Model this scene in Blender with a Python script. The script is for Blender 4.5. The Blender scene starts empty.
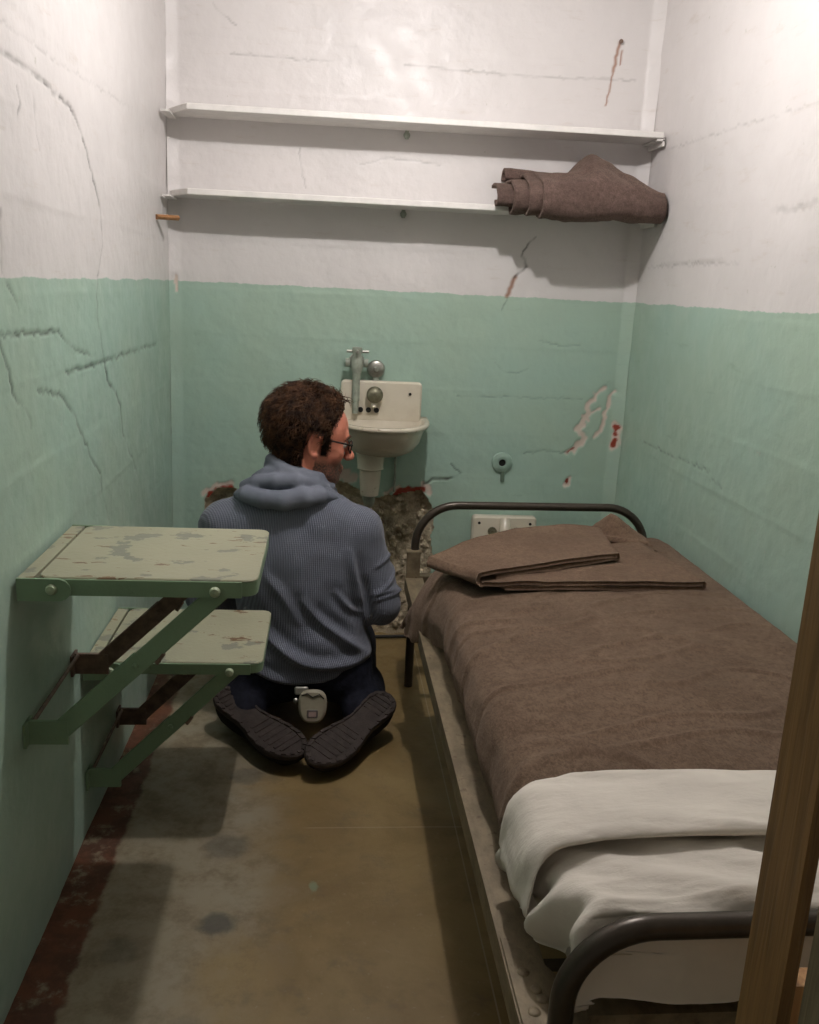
import bpy, math, random
import numpy as np
from mathutils import Matrix, Vector
rng = np.random.default_rng(7); random.seed(7)
S = bpy.context.scene
COL = S.collection

# ------------------------------------------------------------------ camera
W, H, D, PAINT = 1.52, 2.13, 2.75, 1.198      # cell width, height, depth, paint line
CAM = (0.506, -3.014, 1.214)
r_, u_, f_ = (0.995, -0.086, 0.048), (-0.0254, 0.246, 0.969), (0.0951, 0.9654, -0.2426)
def ortho():
    f = Vector(f_).normalized(); r = (Vector(r_) - f * Vector(r_).dot(f)).normalized(); u = r.cross(f)
    return r, u, f
R3, U3, F3 = ortho()
cd = bpy.data.cameras.new('camera'); cam = bpy.data.objects.new('camera', cd); COL.objects.link(cam)
cd.sensor_fit = 'VERTICAL'; cd.sensor_height = 24; cd.lens = 900 / 1024 * 24; cd.clip_start = 0.02
cam.matrix_world = Matrix(((R3.x, U3.x, -F3.x, CAM[0]), (R3.y, U3.y, -F3.y, CAM[1]), (R3.z, U3.z, -F3.z, CAM[2]), (0, 0, 0, 1)))
S.camera = cam
# ------------------------------------------------------------------ world and exposure
wd = bpy.data.worlds.new('dim_cellblock'); S.world = wd; wd.use_nodes = True
wd.node_tree.nodes['Background'].inputs[0].default_value = (1.0, 0.89, 0.75, 1)
wd.node_tree.nodes['Background'].inputs[1].default_value = 0.14
S.view_settings.view_transform = 'Standard'; S.view_settings.look = 'None'
S.view_settings.exposure = 0.0; S.view_settings.gamma = 1.0; S.view_settings.use_curve_mapping = False
BULB = (0.76, -1.08, 2.07); BULB_W = 32.0; BULB_COL = (1.0, 0.955, 0.94)

# ------------------------------------------------------------------ helpers
def tag(o, label=None, cat=None, group=None, kind=None):
    if label: o['label'] = label
    if cat: o['category'] = cat
    if group: o['group'] = group
    if kind: o['kind'] = kind
    return o
def empty(name, loc, label, cat, group=None):
    o = bpy.data.objects.new(name, None); COL.objects.link(o); o.location = loc; o.empty_display_size = .05
    return tag(o, label, cat, group)
def link(name, me, m=None, parent=None):
    o = bpy.data.objects.new(name, me); COL.objects.link(o)
    if m is not None and not me.materials: me.materials.append(m)
    if parent is not None:
        o.parent = parent
        o.matrix_parent_inverse = Matrix.Translation(parent.location).inverted() if parent.parent is None else Matrix.Identity(4)
    return o
def pymesh(name, verts, faces, smooth=True):
    me = bpy.data.meshes.new(name); me.from_pydata([tuple(map(float, v)) for v in verts], [], [tuple(f) for f in faces])
    if smooth: me.polygons.foreach_set('use_smooth', np.ones(len(me.polygons), bool))
    me.update(); return me
def npmesh(name, V, Q, smooth=True):
    """fast mesh from arrays; Q is (n,4) or (n,3)"""
    V = np.asarray(V, np.float32); Q = np.asarray(Q, np.int32); n, k = Q.shape
    me = bpy.data.meshes.new(name)
    me.vertices.add(len(V)); me.vertices.foreach_set('co', V.ravel())
    me.loops.add(n * k); me.loops.foreach_set('vertex_index', Q.ravel())
    me.polygons.add(n); me.polygons.foreach_set('loop_start', np.arange(0, n * k, k, dtype=np.int32))
    me.update(calc_edges=True); me.validate()
    me.polygons.foreach_set('use_smooth', np.full(len(me.polygons), smooth)); me.update()
    return me
def attr(me, name, vals):
    a = me.attributes.new(name, 'FLOAT', 'POINT'); a.data.foreach_set('value', np.asarray(vals, np.float32))
class MB:
    """collects shapes into ONE mesh"""
    def __init__(s): s.v = []; s.f = []
    def add(s, V, Fs):
        b = len(s.v); s.v += [tuple(map(float, p)) for p in V]; s.f += [tuple(i + b for i in f) for f in Fs]; return s
    def box(s, lo, hi, bev=0.0):
        (x0, y0, z0), (x1, y1, z1) = lo, hi
        if bev <= 0:
            V = [(x, y, z) for x in (x0, x1) for y in (y0, y1) for z in (z0, z1)]
            return s.add(V, [(0, 1, 3, 2), (4, 6, 7, 5), (0, 4, 5, 1), (2, 3, 7, 6), (0, 2, 6, 4), (1, 5, 7, 3)])
        return s.prism(rrect(x0, y0, x1, y1, bev, 3), z0, z1, bev * .5)
    def prism(s, poly, z0, z1, bev=0.0, M=None):
        """plan polygon extruded z0..z1 with a small chamfer"""
        n = len(poly); c = np.mean(poly, axis=0); P = np.asarray(poly, float)
        def ins(d):
            q = []
            for i in range(n):
                a, b, cc = P[i - 1], P[i], P[(i + 1) % n]
                e1 = b - a; e2 = cc - b; n1 = np.array([-e1[1], e1[0]]) / (np.linalg.norm(e1) + 1e-9); n2 = np.array([-e2[1], e2[0]]) / (np.linalg.norm(e2) + 1e-9)
                m = n1 + n2; m /= (np.linalg.norm(m) + 1e-9); q.append(b + m * d / max(.4, m @ n1))
            return q
        rings = [(P, z0), (P, z1)] if bev <= 0 else [(ins(bev), z0), (P, z0 + bev), (P, z1 - bev), (ins(bev), z1)]
        V = [(p[0], p[1], z) for R, z in rings for p in R]
        Fs = []
        for k in range(len(rings) - 1):
            for i in range(n): j = (i + 1) % n; Fs.append((k * n + i, k * n + j, (k + 1) * n + j, (k + 1) * n + i))
        Fs.append(tuple(range(n - 1, -1, -1))); Fs.append(tuple(range((len(rings) - 1) * n, len(rings) * n)))
        if M is not None: V = [tuple(M @ Vector(v)) for v in V]
        return s.add(V, Fs)
    def tube(s, pts, r, seg=12, cap=True, flat=None):
        P = [Vector(p) for p in pts]; n = len(P); rr = r if hasattr(r, '__len__') else [r] * n
        V = []; up = None
        for i in range(n):
            t = (P[min(i + 1, n - 1)] - P[max(i - 1, 0)]).normalized()
            if up is None:
                up = Vector((0, 0, 1)) if abs(t.z) < .9 else Vector((1, 0, 0))
            a = (up - t * up.dot(t)).normalized(); b = t.cross(a); up = a
            for k in range(seg):
                th = 2 * math.pi * k / seg
                V.append(P[i] + a * math.cos(th) * rr[i] + b * math.sin(th) * rr[i])
        Fs = [(i * seg + k, i * seg + (k + 1) % seg, (i + 1) * seg + (k + 1) % seg, (i + 1) * seg + k) for i in range(n - 1) for k in range(seg)]
        if cap: Fs += [tuple(range(seg - 1, -1, -1)), tuple(range((n - 1) * seg, n * seg))]
        return s.add(V, Fs)
    def bar(s, a, b, w, t, wdir=(0, 0, 1), bev=.0):
        """flat bar from a to b, width w along wdir, thickness t across"""
        a, b = Vector(a), Vector(b); d = (b - a).normalized(); wv = Vector(wdir); wv = (wv - d * wv.dot(d)).normalized(); tv = d.cross(wv)
        prof = [(-w / 2 + e, -t / 2) for e in (t * .3,)] + [(w / 2 - t * .3, -t / 2), (w / 2, -t / 2 + t * .3), (w / 2, t / 2 - t * .3), (w / 2 - t * .3, t / 2), (-w / 2 + t * .3, t / 2), (-w / 2, t / 2 - t * .3), (-w / 2, -t / 2 + t * .3)]
        V = [p + wv * x + tv * y for p in (a, b) for x, y in prof]; n = 8
        return s.add(V, [(i, (i + 1) % n, n + (i + 1) % n, n + i) for i in range(n)] + [tuple(range(n - 1, -1, -1)), tuple(range(n, 2 * n))])
    def lathe(s, prof, c, axis=(0, 0, 1), seg=20, closed=False):
        """prof: list of (radius, height along axis)"""
        ax = Vector(axis).normalized(); a = (Vector((1, 0, 0)) if abs(ax.x) < .9 else Vector((0, 1, 0))); a = (a - ax * a.dot(ax)).normalized(); b = ax.cross(a)
        c = Vector(c); n = len(prof); V = []
        for r, h in prof:
            for k in range(seg):
                th = 2 * math.pi * k / seg; V.append(c + ax * h + a * math.cos(th) * r + b * math.sin(th) * r)
        Fs = [(i * seg + k, i * seg + (k + 1) % seg, (i + 1) * seg + (k + 1) % seg, (i + 1) * seg + k) for i in range(n - 1) for k in range(seg)]
        Fs += [tuple(range(seg - 1, -1, -1)), tuple(range((n - 1) * seg, n * seg))]
        return s.add(V, Fs)
    def build(s, name, m, parent=None, smooth=False, auto=None):
        me = pymesh(name, s.v, s.f, smooth)
        if auto: shade_auto(me, auto)
        return link(name, me, m, parent)
def shade_auto(me, deg):
    me.polygons.foreach_set('use_smooth', np.ones(len(me.polygons), bool)); me.set_sharp_from_angle(angle=math.radians(deg))
def rrect(x0, y0, x1, y1, r, n=4):
    out = []
    for cx, cy, a0 in ((x1 - r, y0 + r, -90), (x1 - r, y1 - r, 0), (x0 + r, y1 - r, 90), (x0 + r, y0 + r, 180)):
        for i in range(n + 1): a = math.radians(a0 + 90 * i / n); out.append((cx + r * math.cos(a), cy + r * math.sin(a)))
    return out
def arc_path(pts, r, n=8):
    """polyline with rounded corners (exact circular arcs as rational quadratics)"""
    P = [Vector(p) for p in pts]; out = [P[0]]
    for i in range(1, len(P) - 1):
        a = P[i - 1] - P[i]; b = P[i + 1] - P[i]; la, lb = a.length, b.length; a.normalize(); b.normalize(); half = a.angle(b) / 2
        d = min(r / math.tan(half), .48 * la, .48 * lb); w = math.sin(half); s, e = P[i] + a * d, P[i] + b * d
        for k in range(n + 1):
            t = k / n; k0, k1, k2 = (1 - t) ** 2, 2 * w * t * (1 - t), t * t; out.append((s * k0 + P[i] * k1 + e * k2) / (k0 + k1 + k2))
    out.append(P[-1]); return out
# numpy noise
def vnoise(P, sc, seed=0):
    P = np.asarray(P, np.float64) * sc + 100.37; I = np.floor(P).astype(np.int64); f = P - I; f = f * f * (3 - 2 * f)
    def h(x, y, z):
        n = (x * 374761393 + y * 668265263 + z * 2147483647 + seed * 974711) & 0xffffffff
        n = ((n ^ (n >> 13)) * 1274126177) & 0xffffffff; n = (n ^ (n >> 16)) & 0xffffffff; return n / 4294967295.0 * 2 - 1
    x, y, z = I[..., 0], I[..., 1], I[..., 2]; a, b, c = f[..., 0], f[..., 1], f[..., 2]
    L = lambda p, q, t: p + (q - p) * t
    return L(L(L(h(x, y, z), h(x + 1, y, z), a), L(h(x, y + 1, z), h(x + 1, y + 1, z), a), b),
             L(L(h(x, y, z + 1), h(x + 1, y, z + 1), a), L(h(x, y + 1, z + 1), h(x + 1, y + 1, z + 1), a), b), c)
def fbm(P, sc, o=4, seed=0):
    return sum(vnoise(P, sc * 2 ** i, seed + i) * .5 ** i for i in range(o))
def xyz(*a): return np.stack(np.broadcast_arrays(*a), -1)
def polydist(A, B, pts, reach, closed=False):
    """distance of grid points (A,B) from a polyline, 9 where further than reach; also the arclength"""
    out = np.full(A.shape, 9.0); al = np.zeros(A.shape); s0 = 0
    P = [np.array(p, float) for p in pts] + ([np.array(pts[0], float)] if closed else [])
    for p, q in zip(P[:-1], P[1:]):
        d = q - p; Ln = np.linalg.norm(d) + 1e-9
        t = np.clip(((A - p[0]) * d[0] + (B - p[1]) * d[1]) / Ln ** 2, 0, 1)
        e = np.hypot(A - p[0] - t * d[0], B - p[1] - t * d[1]); m = (e < out) & (e < reach); out[m] = e[m]; al[m] = (s0 + t * Ln)[m]; s0 += Ln
    return out, al
def jag(pts, amp, step=.012):
    out = []
    for p, q in zip(pts[:-1], pts[1:]):
        L = math.dist(p, q); n = max(1, int(L / step))
        for i in range(n):
            t = i / n; out.append((p[0] + (q[0] - p[0]) * t + rng.normal(0, amp), p[1] + (q[1] - p[1]) * t + rng.normal(0, amp)))
    return out + [tuple(pts[-1])]
def inpoly(A, B, poly):
    r = np.zeros(A.shape, bool); n = len(poly)
    for i in range(n):
        (x0, y0), (x1, y1) = poly[i], poly[(i + 1) % n]
        c = ((y0 > B) != (y1 > B)) & (A < (x1 - x0) * (B - y0) / (y1 - y0 + 1e-12) + x0); r ^= c
    return r
def gridq(n, m, keep=None):
    i = np.arange(n * m).reshape(n, m); q = np.stack([i[:-1, :-1], i[1:, :-1], i[1:, 1:], i[:-1, 1:]], -1).reshape(-1, 4)
    return q if keep is None else q[keep.ravel()]
def sheet(name, G, th, m, parent=None, flip=False):
    """closed cloth sheet of thickness th from a grid of points (n,m,3)"""
    G = np.asarray(G, float); n, k = G.shape[:2]
    du = np.gradient(G, axis=0); dv = np.gradient(G, axis=1); N = np.cross(du, dv); N /= np.linalg.norm(N, axis=-1, keepdims=True) + 1e-9
    if flip: N = -N
    A = (G + N * th / 2).reshape(-1, 3); B = (G - N * th / 2).reshape(-1, 3); q = gridq(n, k); o = n * k
    Q = [q if not flip else q[:, ::-1], (q[:, ::-1] if not flip else q) + o]
    i = np.arange(o).reshape(n, k); ring = np.concatenate([i[0, :], i[1:, -1], i[-1, -2::-1], i[-2:0:-1, 0]]); r2 = np.roll(ring, -1)
    Q.append(np.stack([ring, r2, r2 + o, ring + o], -1))
    return link(name, npmesh(name, np.concatenate([A, B]), np.concatenate(Q)), m, parent)

# ------------------------------------------------------------------ materials
class NT:
    def __init__(s, name):
        s.m = bpy.data.materials.new(name); s.m.use_nodes = True; s.t = s.m.node_tree; s.b = s.t.nodes['Principled BSDF']; s.out = s.t.nodes['Material Output']
        s.co = s.n('ShaderNodeTexCoord').outputs['Object']; s.pos = s.n('ShaderNodeNewGeometry').outputs['Position']
    def n(s, ty, **kw):
        nd = s.t.nodes.new(ty)
        for k, v in kw.items(): setattr(nd, k, v)
        return nd
    def L(s, a, b): s.t.links.new(a, b)
    def setin(s, nd, key, v):
        if hasattr(v, 'is_linked') or isinstance(v, bpy.types.NodeSocket): s.L(v, nd.inputs[key])
        else: nd.inputs[key].default_value = v
    def noise(s, sc, det=4, rough=.6, co=None, scale=None, dist=0):
        nd = s.n('ShaderNodeTexNoise'); nd.inputs['Scale'].default_value = sc; nd.inputs['Detail'].default_value = det; nd.inputs['Roughness'].default_value = rough; nd.inputs['Distortion'].default_value = dist
        c = co or s.co
        if scale:
            mp = s.n('ShaderNodeMapping'); mp.inputs['Scale'].default_value = scale; s.L(c, mp.inputs['Vector']); c = mp.outputs[0]
        s.L(c, nd.inputs['Vector']); return nd.outputs['Fac']
    def ramp(s, v, a, b, lo=0., hi=1.):
        nd = s.n('ShaderNodeMapRange'); nd.clamp = True; nd.interpolation_type = 'SMOOTHSTEP'; s.setin(nd, 0, v); nd.inputs[1].default_value = a; nd.inputs[2].default_value = b; nd.inputs[3].default_value = lo; nd.inputs[4].default_value = hi; return nd.outputs[0]
    def math(s, op, a, b=0., c=0.):
        nd = s.n('ShaderNodeMath', operation=op); s.setin(nd, 0, a); s.setin(nd, 1, b)
        if op == 'MULTIPLY_ADD': s.setin(nd, 2, c)
        return nd.outputs[0]
    def mix(s, f, a, b):
        nd = s.n('ShaderNodeMix', data_type='RGBA'); s.setin(nd, 0, f)
        for k, v in ((6, a), (7, b)):
            s.setin(nd, k, v if isinstance(v, bpy.types.NodeSocket) else tuple(v) + ((1,) if len(v) == 3 else ()))
        return nd.outputs[2]
    def attr(s, name): nd = s.n('ShaderNodeAttribute', attribute_name=name); return nd.outputs['Fac']
    def sep(s, v): nd = s.n('ShaderNodeSeparateXYZ'); s.L(v, nd.inputs[0]); return nd.outputs
    def bump(s, h, st=.3, dist=.01):
        nd = s.n('ShaderNodeBump'); nd.inputs['Strength'].default_value = st; nd.inputs['Distance'].default_value = dist; s.setin(nd, 'Height', h)
        s.L(nd.outputs[0], s.b.inputs['Normal']); return nd
    def done(s, col=None, rough=.5, metal=0., spec=None, **kw):
        if col is not None: s.setin(s.b, 'Base Color', col if isinstance(col, bpy.types.NodeSocket) else tuple(col) + ((1,) if len(col) == 3 else ()))
        s.setin(s.b, 'Roughness', rough); s.b.inputs['Metallic'].default_value = metal
        if spec is not None: s.b.inputs['Specular IOR Level'].default_value = spec
        for k, v in kw.items(): s.setin(s.b, k, v)
        return s.m
WHITE = (.69, .66, .645); GREEN = (.345, .49, .415)
def wall_mat():
    t = NT('painted_concrete'); z = t.sep(t.pos)[2]
    w = t.noise(9, 3, .5, t.pos); w2 = t.noise(60, 2, .5, t.pos)
    edge = t.math('ADD', z, t.math('ADD', t.math('MULTIPLY_ADD', w, .016, -.008), t.math('MULTIPLY_ADD', w2, .008, -.004)))
    top = t.ramp(edge, PAINT - .0015, PAINT + .0015)
    var = t.noise(2.3, 5, .6, t.pos); st = t.noise(7, 6, .7, t.pos, (1, 1, 5))
    white = t.mix(t.ramp(var, .35, .7), WHITE, tuple(c * .93 for c in WHITE)); white = t.mix(t.ramp(st, .56, .75, 0, .35), white, (.50, .43, .36))
    green = t.mix(t.ramp(var, .3, .7), GREEN, (.36, .48, .385)); green = t.mix(t.ramp(st, .58, .75, 0, .4), green, (.22, .32, .24))
    c = t.mix(top, green, white)
    fl = t.ramp(t.noise(35, 4, .6, t.pos), .70, .74, 0, .5); c = t.mix(fl, c, (.45, .45, .38))
    c = t.mix(t.attr('rust'), c, (.28, .10, .03))
    c = t.mix(t.attr('chip_white'), c, (.62, .52, .45)); c = t.mix(t.attr('chip_red'), c, (.26, .035, .015))
    c = t.mix(t.attr('crack'), c, (.045, .045, .035))
    h = t.math('ADD', t.math('MULTIPLY', t.noise(22, 5, .55, t.pos), .8), t.math('MULTIPLY', t.noise(120, 3, .6, t.pos), .25))
    t.bump(h, .22, .010)
    return t.done(c, t.ramp(t.noise(14, 3, .5, t.pos), .3, .7, .36, .55))
M_WALL = wall_mat()
def floor_mat():
    t = NT('stained_concrete_floor'); X = t.sep(t.pos); P = t.pos
    a = t.noise(2.6, 6, .62, P, None, .6); b = t.noise(11, 6, .7, P); cc = t.noise(55, 4, .7, P)
    c = t.mix(t.ramp(a, .36, .64), (.18, .118, .042), (.26, .185, .078))
    left = t.ramp(t.math('ADD', X[0], t.math('MULTIPLY_ADD', a, .5, -.25)), .28, .46)
    c = t.mix(left, t.mix(t.ramp(b, .4, .6), (.29, .25, .175), (.22, .18, .115)), c)
    c = t.mix(t.ramp(b, .52, .72, 0, .55), c, (.13, .095, .055)); c = t.mix(t.ramp(cc, .6, .75, 0, .35), c, (.34, .30, .22))
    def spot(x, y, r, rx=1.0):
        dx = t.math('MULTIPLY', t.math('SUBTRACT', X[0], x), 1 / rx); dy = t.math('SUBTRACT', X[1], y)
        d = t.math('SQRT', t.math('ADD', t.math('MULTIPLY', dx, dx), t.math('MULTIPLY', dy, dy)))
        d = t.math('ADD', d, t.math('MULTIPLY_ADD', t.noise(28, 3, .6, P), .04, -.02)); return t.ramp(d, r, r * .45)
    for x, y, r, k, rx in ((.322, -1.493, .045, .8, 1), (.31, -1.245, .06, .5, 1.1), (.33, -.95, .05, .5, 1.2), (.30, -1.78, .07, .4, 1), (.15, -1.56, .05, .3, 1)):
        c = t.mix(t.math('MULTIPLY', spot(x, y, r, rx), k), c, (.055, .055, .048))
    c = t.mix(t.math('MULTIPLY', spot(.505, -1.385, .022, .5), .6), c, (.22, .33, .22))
    # red painted strip along the left wall
    e = t.math('ADD', X[0], t.math('MULTIPLY_ADD', t.noise(14, 4, .6, P), .05, -.025))
    red = t.math('MULTIPLY', t.ramp(e, .088, .076), t.ramp(t.noise(16, 5, .7, P), .68, .52))
    c = t.mix(red, c, t.mix(t.ramp(b, .4, .6), (.145, .05, .022), (.08, .033, .018)))
    # thin scored lines
    for ax, v, w in ((1, -1.178, .0022), (0, .83, .002)):
        d = t.math('ABSOLUTE', t.math('SUBTRACT', X[ax], v)); lim = t.ramp(X[0], .47, .50) if ax == 1 else 1.0
        c = t.mix(t.math('MULTIPLY', t.math('MULTIPLY', t.ramp(d, w, w * .5), .45), lim), c, (.42, .37, .28))
    t.bump(t.math('ADD', t.math('MULTIPLY', b, .5), t.math('MULTIPLY', cc, .3)), .25, .006)
    return t.done(c, t.ramp(b, .35, .65, .38, .62))
M_FLOOR = floor_mat()
def plain(name, col, rough=.5, metal=0., var=.12, sc=30, bump=.1, spec=None, **kw):
    t = NT(name); n = t.noise(sc, 5, .6)
    c = t.mix(t.ramp(n, .3, .7), tuple(x * (1 - var) for x in col), tuple(min(1, x * (1 + var)) for x in col))
    if bump: t.bump(t.noise(sc * 4, 3, .6), bump, .004)
    return t.done(c, rough, metal, spec, **kw)
M_SHELF = plain('white_shelf_paint', (.76, .735, .70), .45, var=.05)
M_RUB = None
def rubble_mat():
    t = NT('broken_concrete'); a = t.noise(26, 6, .65, t.pos); b = t.noise(70, 4, .7, t.pos)
    c = t.mix(t.ramp(a, .35, .62), (.44, .36, .25), (.72, .62, .45)); c = t.mix(t.ramp(b, .56, .74, 0, .5), c, (.20, .15, .10)); c = t.mix(t.ramp(t.noise(9, 3, .6, t.pos), .60, .70, 0, .45), c, (.15, .12, .09))
    t.bump(t.math('ADD', a, b), .8, .02); return t.done(c, .95)
M_RUB = rubble_mat()
def chipped(name, base, chip1, chip2, thr=.66, edge=False):
    t = NT(name); v = t.noise(3, 4, .6, t.pos)
    c = t.mix(t.ramp(v, .3, .7), base, tuple(x * .85 for x in base))
    big = t.ramp(t.noise(11, 5, .6, t.pos, (1, 1.3, 1)), thr - .02, thr + .005); c = t.mix(big, c, chip1)
    sm = t.ramp(t.noise(38, 4, .6, t.pos, (.45, 1.2, 1)), thr + .045, thr + .06); c = t.mix(sm, c, chip2)
    t.bump(t.math('ADD', t.noise(90, 3, .6, t.pos), t.math('MULTIPLY', big, -.6)), .2, .004)
    return t.done(c, .42)
M_DESK = chipped('pale_green_chipped_paint', (.37, .36, .25), (.215, .22, .17), (.17, .10, .05), .60)
M_DESKIRON = chipped('green_painted_iron', (.235, .345, .215), (.17, .24, .15), (.09, .05, .03), .70)
M_RUSTBAR = plain('bare_brown_iron', (.16, .105, .078), .55, .1, .3, 40)
M_BEDTUBE = plain('brown_enamel_tube', (.060, .048, .036), .32, .35, .15, 25, .05)
def rail_mat():
    t = NT('worn_tan_angle_iron'); n = t.noise(24, 6, .7, t.pos, (1, .5, 1)); c = t.mix(t.ramp(n, .35, .65), (.15, .115, .07), (.25, .20, .125)); c = t.mix(t.ramp(t.noise(50, 4, .6, t.pos), .6, .7, 0, .6), c, (.08, .045, .025)); t.bump(n, .2, .004); return t.done(c, .55, .2)
M_RAIL = rail_mat()
def wool_mat(name, dark, light):
    t = NT(name); n = t.noise(240, 4, .8, None, (1, .45, 1)); n2 = t.noise(60, 4, .7); n3 = t.noise(7, 4, .6)
    c = t.mix(t.ramp(t.math('ADD', t.math('MULTIPLY', n, .6), t.math('MULTIPLY', n2, .4)), .36, .64), dark, light); c = t.mix(t.ramp(n3, .4, .65, 0, .35), c, tuple(x * .72 for x in dark))
    t.bump(t.math('ADD', n, t.math('MULTIPLY', n2, .6)), .55, .004)
    t.b.inputs['Sheen Weight'].default_value = .25; t.b.inputs['Sheen Roughness'].default_value = .5; t.b.inputs['Sheen Tint'].default_value = (.7, .55, .45, 1)
    return t.done(c, .95, 0, .1)
M_WOOL = wool_mat('brown_wool', (.095, .062, .042), (.19, .13, .09))
M_WOOL2 = wool_mat('brown_wool_folded', (.105, .066, .044), (.20, .132, .09))
M_WOOL3 = wool_mat('brown_wool_shelf', (.075, .05, .042), (.155, .105, .088))
def cotton(name, col):
    t = NT(name); n = t.noise(6, 5, .6); c = t.mix(t.ramp(n, .3, .7), col, tuple(x * .9 for x in col)); t.bump(t.math('ADD', t.noise(14, 4, .55, None, (1, 2.5, 1)), t.math('MULTIPLY', t.noise(300, 2, .5), .05)), .3, .012); return t.done(c, .85, 0, .2)
M_COTTON = cotton('off_white_cotton', (.73, .675, .60))
M_MATT = cotton('mattress_ticking', (.35, .31, .27))
def wood_mat(name, a, b):
    t = NT(name); n = t.noise(18, 6, .6, t.pos, (6, 6, .35), .5); c = t.mix(t.ramp(n, .32, .68), a, b); c = t.mix(t.ramp(t.noise(9, 3, .5, t.pos), .62, .72, 0, .5), c, tuple(x * .5 for x in a)); t.bump(n, .25, .004); return t.done(c, .5)
M_WOOD = wood_mat('brown_timber', (.16, .085, .028), (.26, .145, .05))
M_WOOD2 = wood_mat('grey_timber', (.13, .105, .06), (.21, .175, .105))
M_WOOD3 = wood_mat('orange_lit_timber', (.42, .20, .07), (.60, .33, .13))  # orange light on the crosspiece is put into this brighter wood colour
def porcelain():
    t = NT('aged_porcelain'); n = t.noise(5, 5, .6, t.pos); c = t.mix(t.ramp(n, .35, .7), (.66, .61, .50), (.56, .50, .39)); c = t.mix(t.ramp(t.noise(26, 4, .6, t.pos), .66, .74, 0, .6), c, (.22, .16, .09)); return t.done(c, .22)
M_PORC = porcelain()
M_CHROME = plain('tarnished_chrome', (.42, .41, .37), .34, .85, .2, 60)
M_BRASS = plain('verdigris_brass', (.20, .19, .13), .45, .6, .3, 50)
M_PIPE = plain('grey_green_painted_pipe', (.30, .33, .27), .5, .0, .2, 40)
M_BLACK = plain('black_hole', (.008, .007, .006), .9, var=.05)
M_CABLE = plain('black_rubber', (.012, .011, .010), .6)
M_BOLT = plain('dull_steel', (.30, .30, .26), .4, .6, .2, 60)
M_GBOLT = plain('painted_bolt', (.36, .42, .28), .4, .1, .15, 60)
def skin_mat():
    t = NT('skin'); n = t.noise(30, 4, .6); c = t.mix(t.ramp(n, .3, .7), (.62, .205, .13), (.70, .26, .175))
    c = t.mix(t.math('MULTIPLY', t.attr('beard'), t.ramp(t.noise(220, 3, .7), .30, .62, .6, 1.0)), c, (.065, .040, .030)); c = t.mix(t.attr('lip'), c, (.33, .085, .06)); c = t.mix(t.attr('scalp'), c, (.03, .014, .008))
    t.bump(t.noise(160, 3, .6), .1, .003); t.b.inputs['Subsurface Weight'].default_value = .08; t.b.inputs['Subsurface Radius'].default_value = (.01, .004, .002)
    return t.done(c, .45)
M_SKIN = skin_mat()
def hair_mat():
    t = NT('brown_hair'); n = t.noise(40, 3, .6); c = t.mix(t.ramp(n, .35, .65), (.022, .010, .005), (.11, .050, .022)); return t.done(c, .6, 0, .25)
M_HAIR = hair_mat()
M_HAIRCAP = plain('dark_hair_roots', (.020, .010, .006), .8, 0, .3, 60, .3, .1)
def knit():
    t = NT('grey_blue_rib_knit'); X = t.sep(t.co); ph = t.math('MULTIPLY', t.math('ADD', X[0], t.math('MULTIPLY', X[1], .55)), 2 * math.pi / .0062)
    rib = t.math('MULTIPLY_ADD', t.math('SINE', ph), .5, .5); st = t.math('MULTIPLY_ADD', t.math('SINE', t.math('MULTIPLY', X[2], 2 * math.pi / .005)), .5, .5)
    n = t.noise(5, 4, .6); c = t.mix(t.math('MULTIPLY_ADD', rib, .75, .1), (.105, .118, .155), (.19, .205, .255)); c = t.mix(t.ramp(n, .35, .7, 0, .35), c, (.15, .155, .18))
    t.bump(t.math('ADD', t.math('MULTIPLY', rib, .8), t.math('ADD', t.math('MULTIPLY', st, .25), t.math('MULTIPLY', t.noise(220, 3, .7), .4))), .45, .003)
    t.b.inputs['Sheen Weight'].default_value = .15
    return t.done(c, .9, 0, .15)
M_KNIT = knit()
def hoodm():
    t = NT('grey_blue_jersey'); n = t.noise(8, 4, .6); c = t.mix(t.ramp(n, .3, .7), (.15, .165, .205), (.20, .215, .26)); t.bump(t.noise(260, 3, .7), .3, .002); return t.done(c, .9, 0, .15)
M_HOOD = hoodm()
M_JEANS = plain('dark_navy_denim', (.011, .012, .020), .85, 0, .3, 60, .3, .15)
M_SOLE = plain('dark_brown_rubber_sole', (.040, .030, .026), .7, 0, .25, 50, .3, .25)
M_SHOE = plain('black_suede', (.014, .012, .011), .85, 0, .3, 70, .3, .15)
M_DEVICE = plain('cream_plastic', (.34, .31, .225), .45, 0, .08, 30, .05)
M_SCREEN = plain('grey_display', (.10, .085, .08), .25)
M_FRAME = plain('dark_tortoise_frame', (.02, .012, .008), .25)
def glassm():
    t = NT('spectacle_glass'); t.b.inputs['Transmission Weight'].default_value = 1.0; return t.done((.95, .95, .95), .02, IOR=1.05)
M_LENS = glassm()
M_EYE = plain('eye_white', (.7, .65, .6), .2, var=.03, bump=0)
M_LAMP = plain('lamp_socket', (.6, .58, .52), .4)

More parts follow.
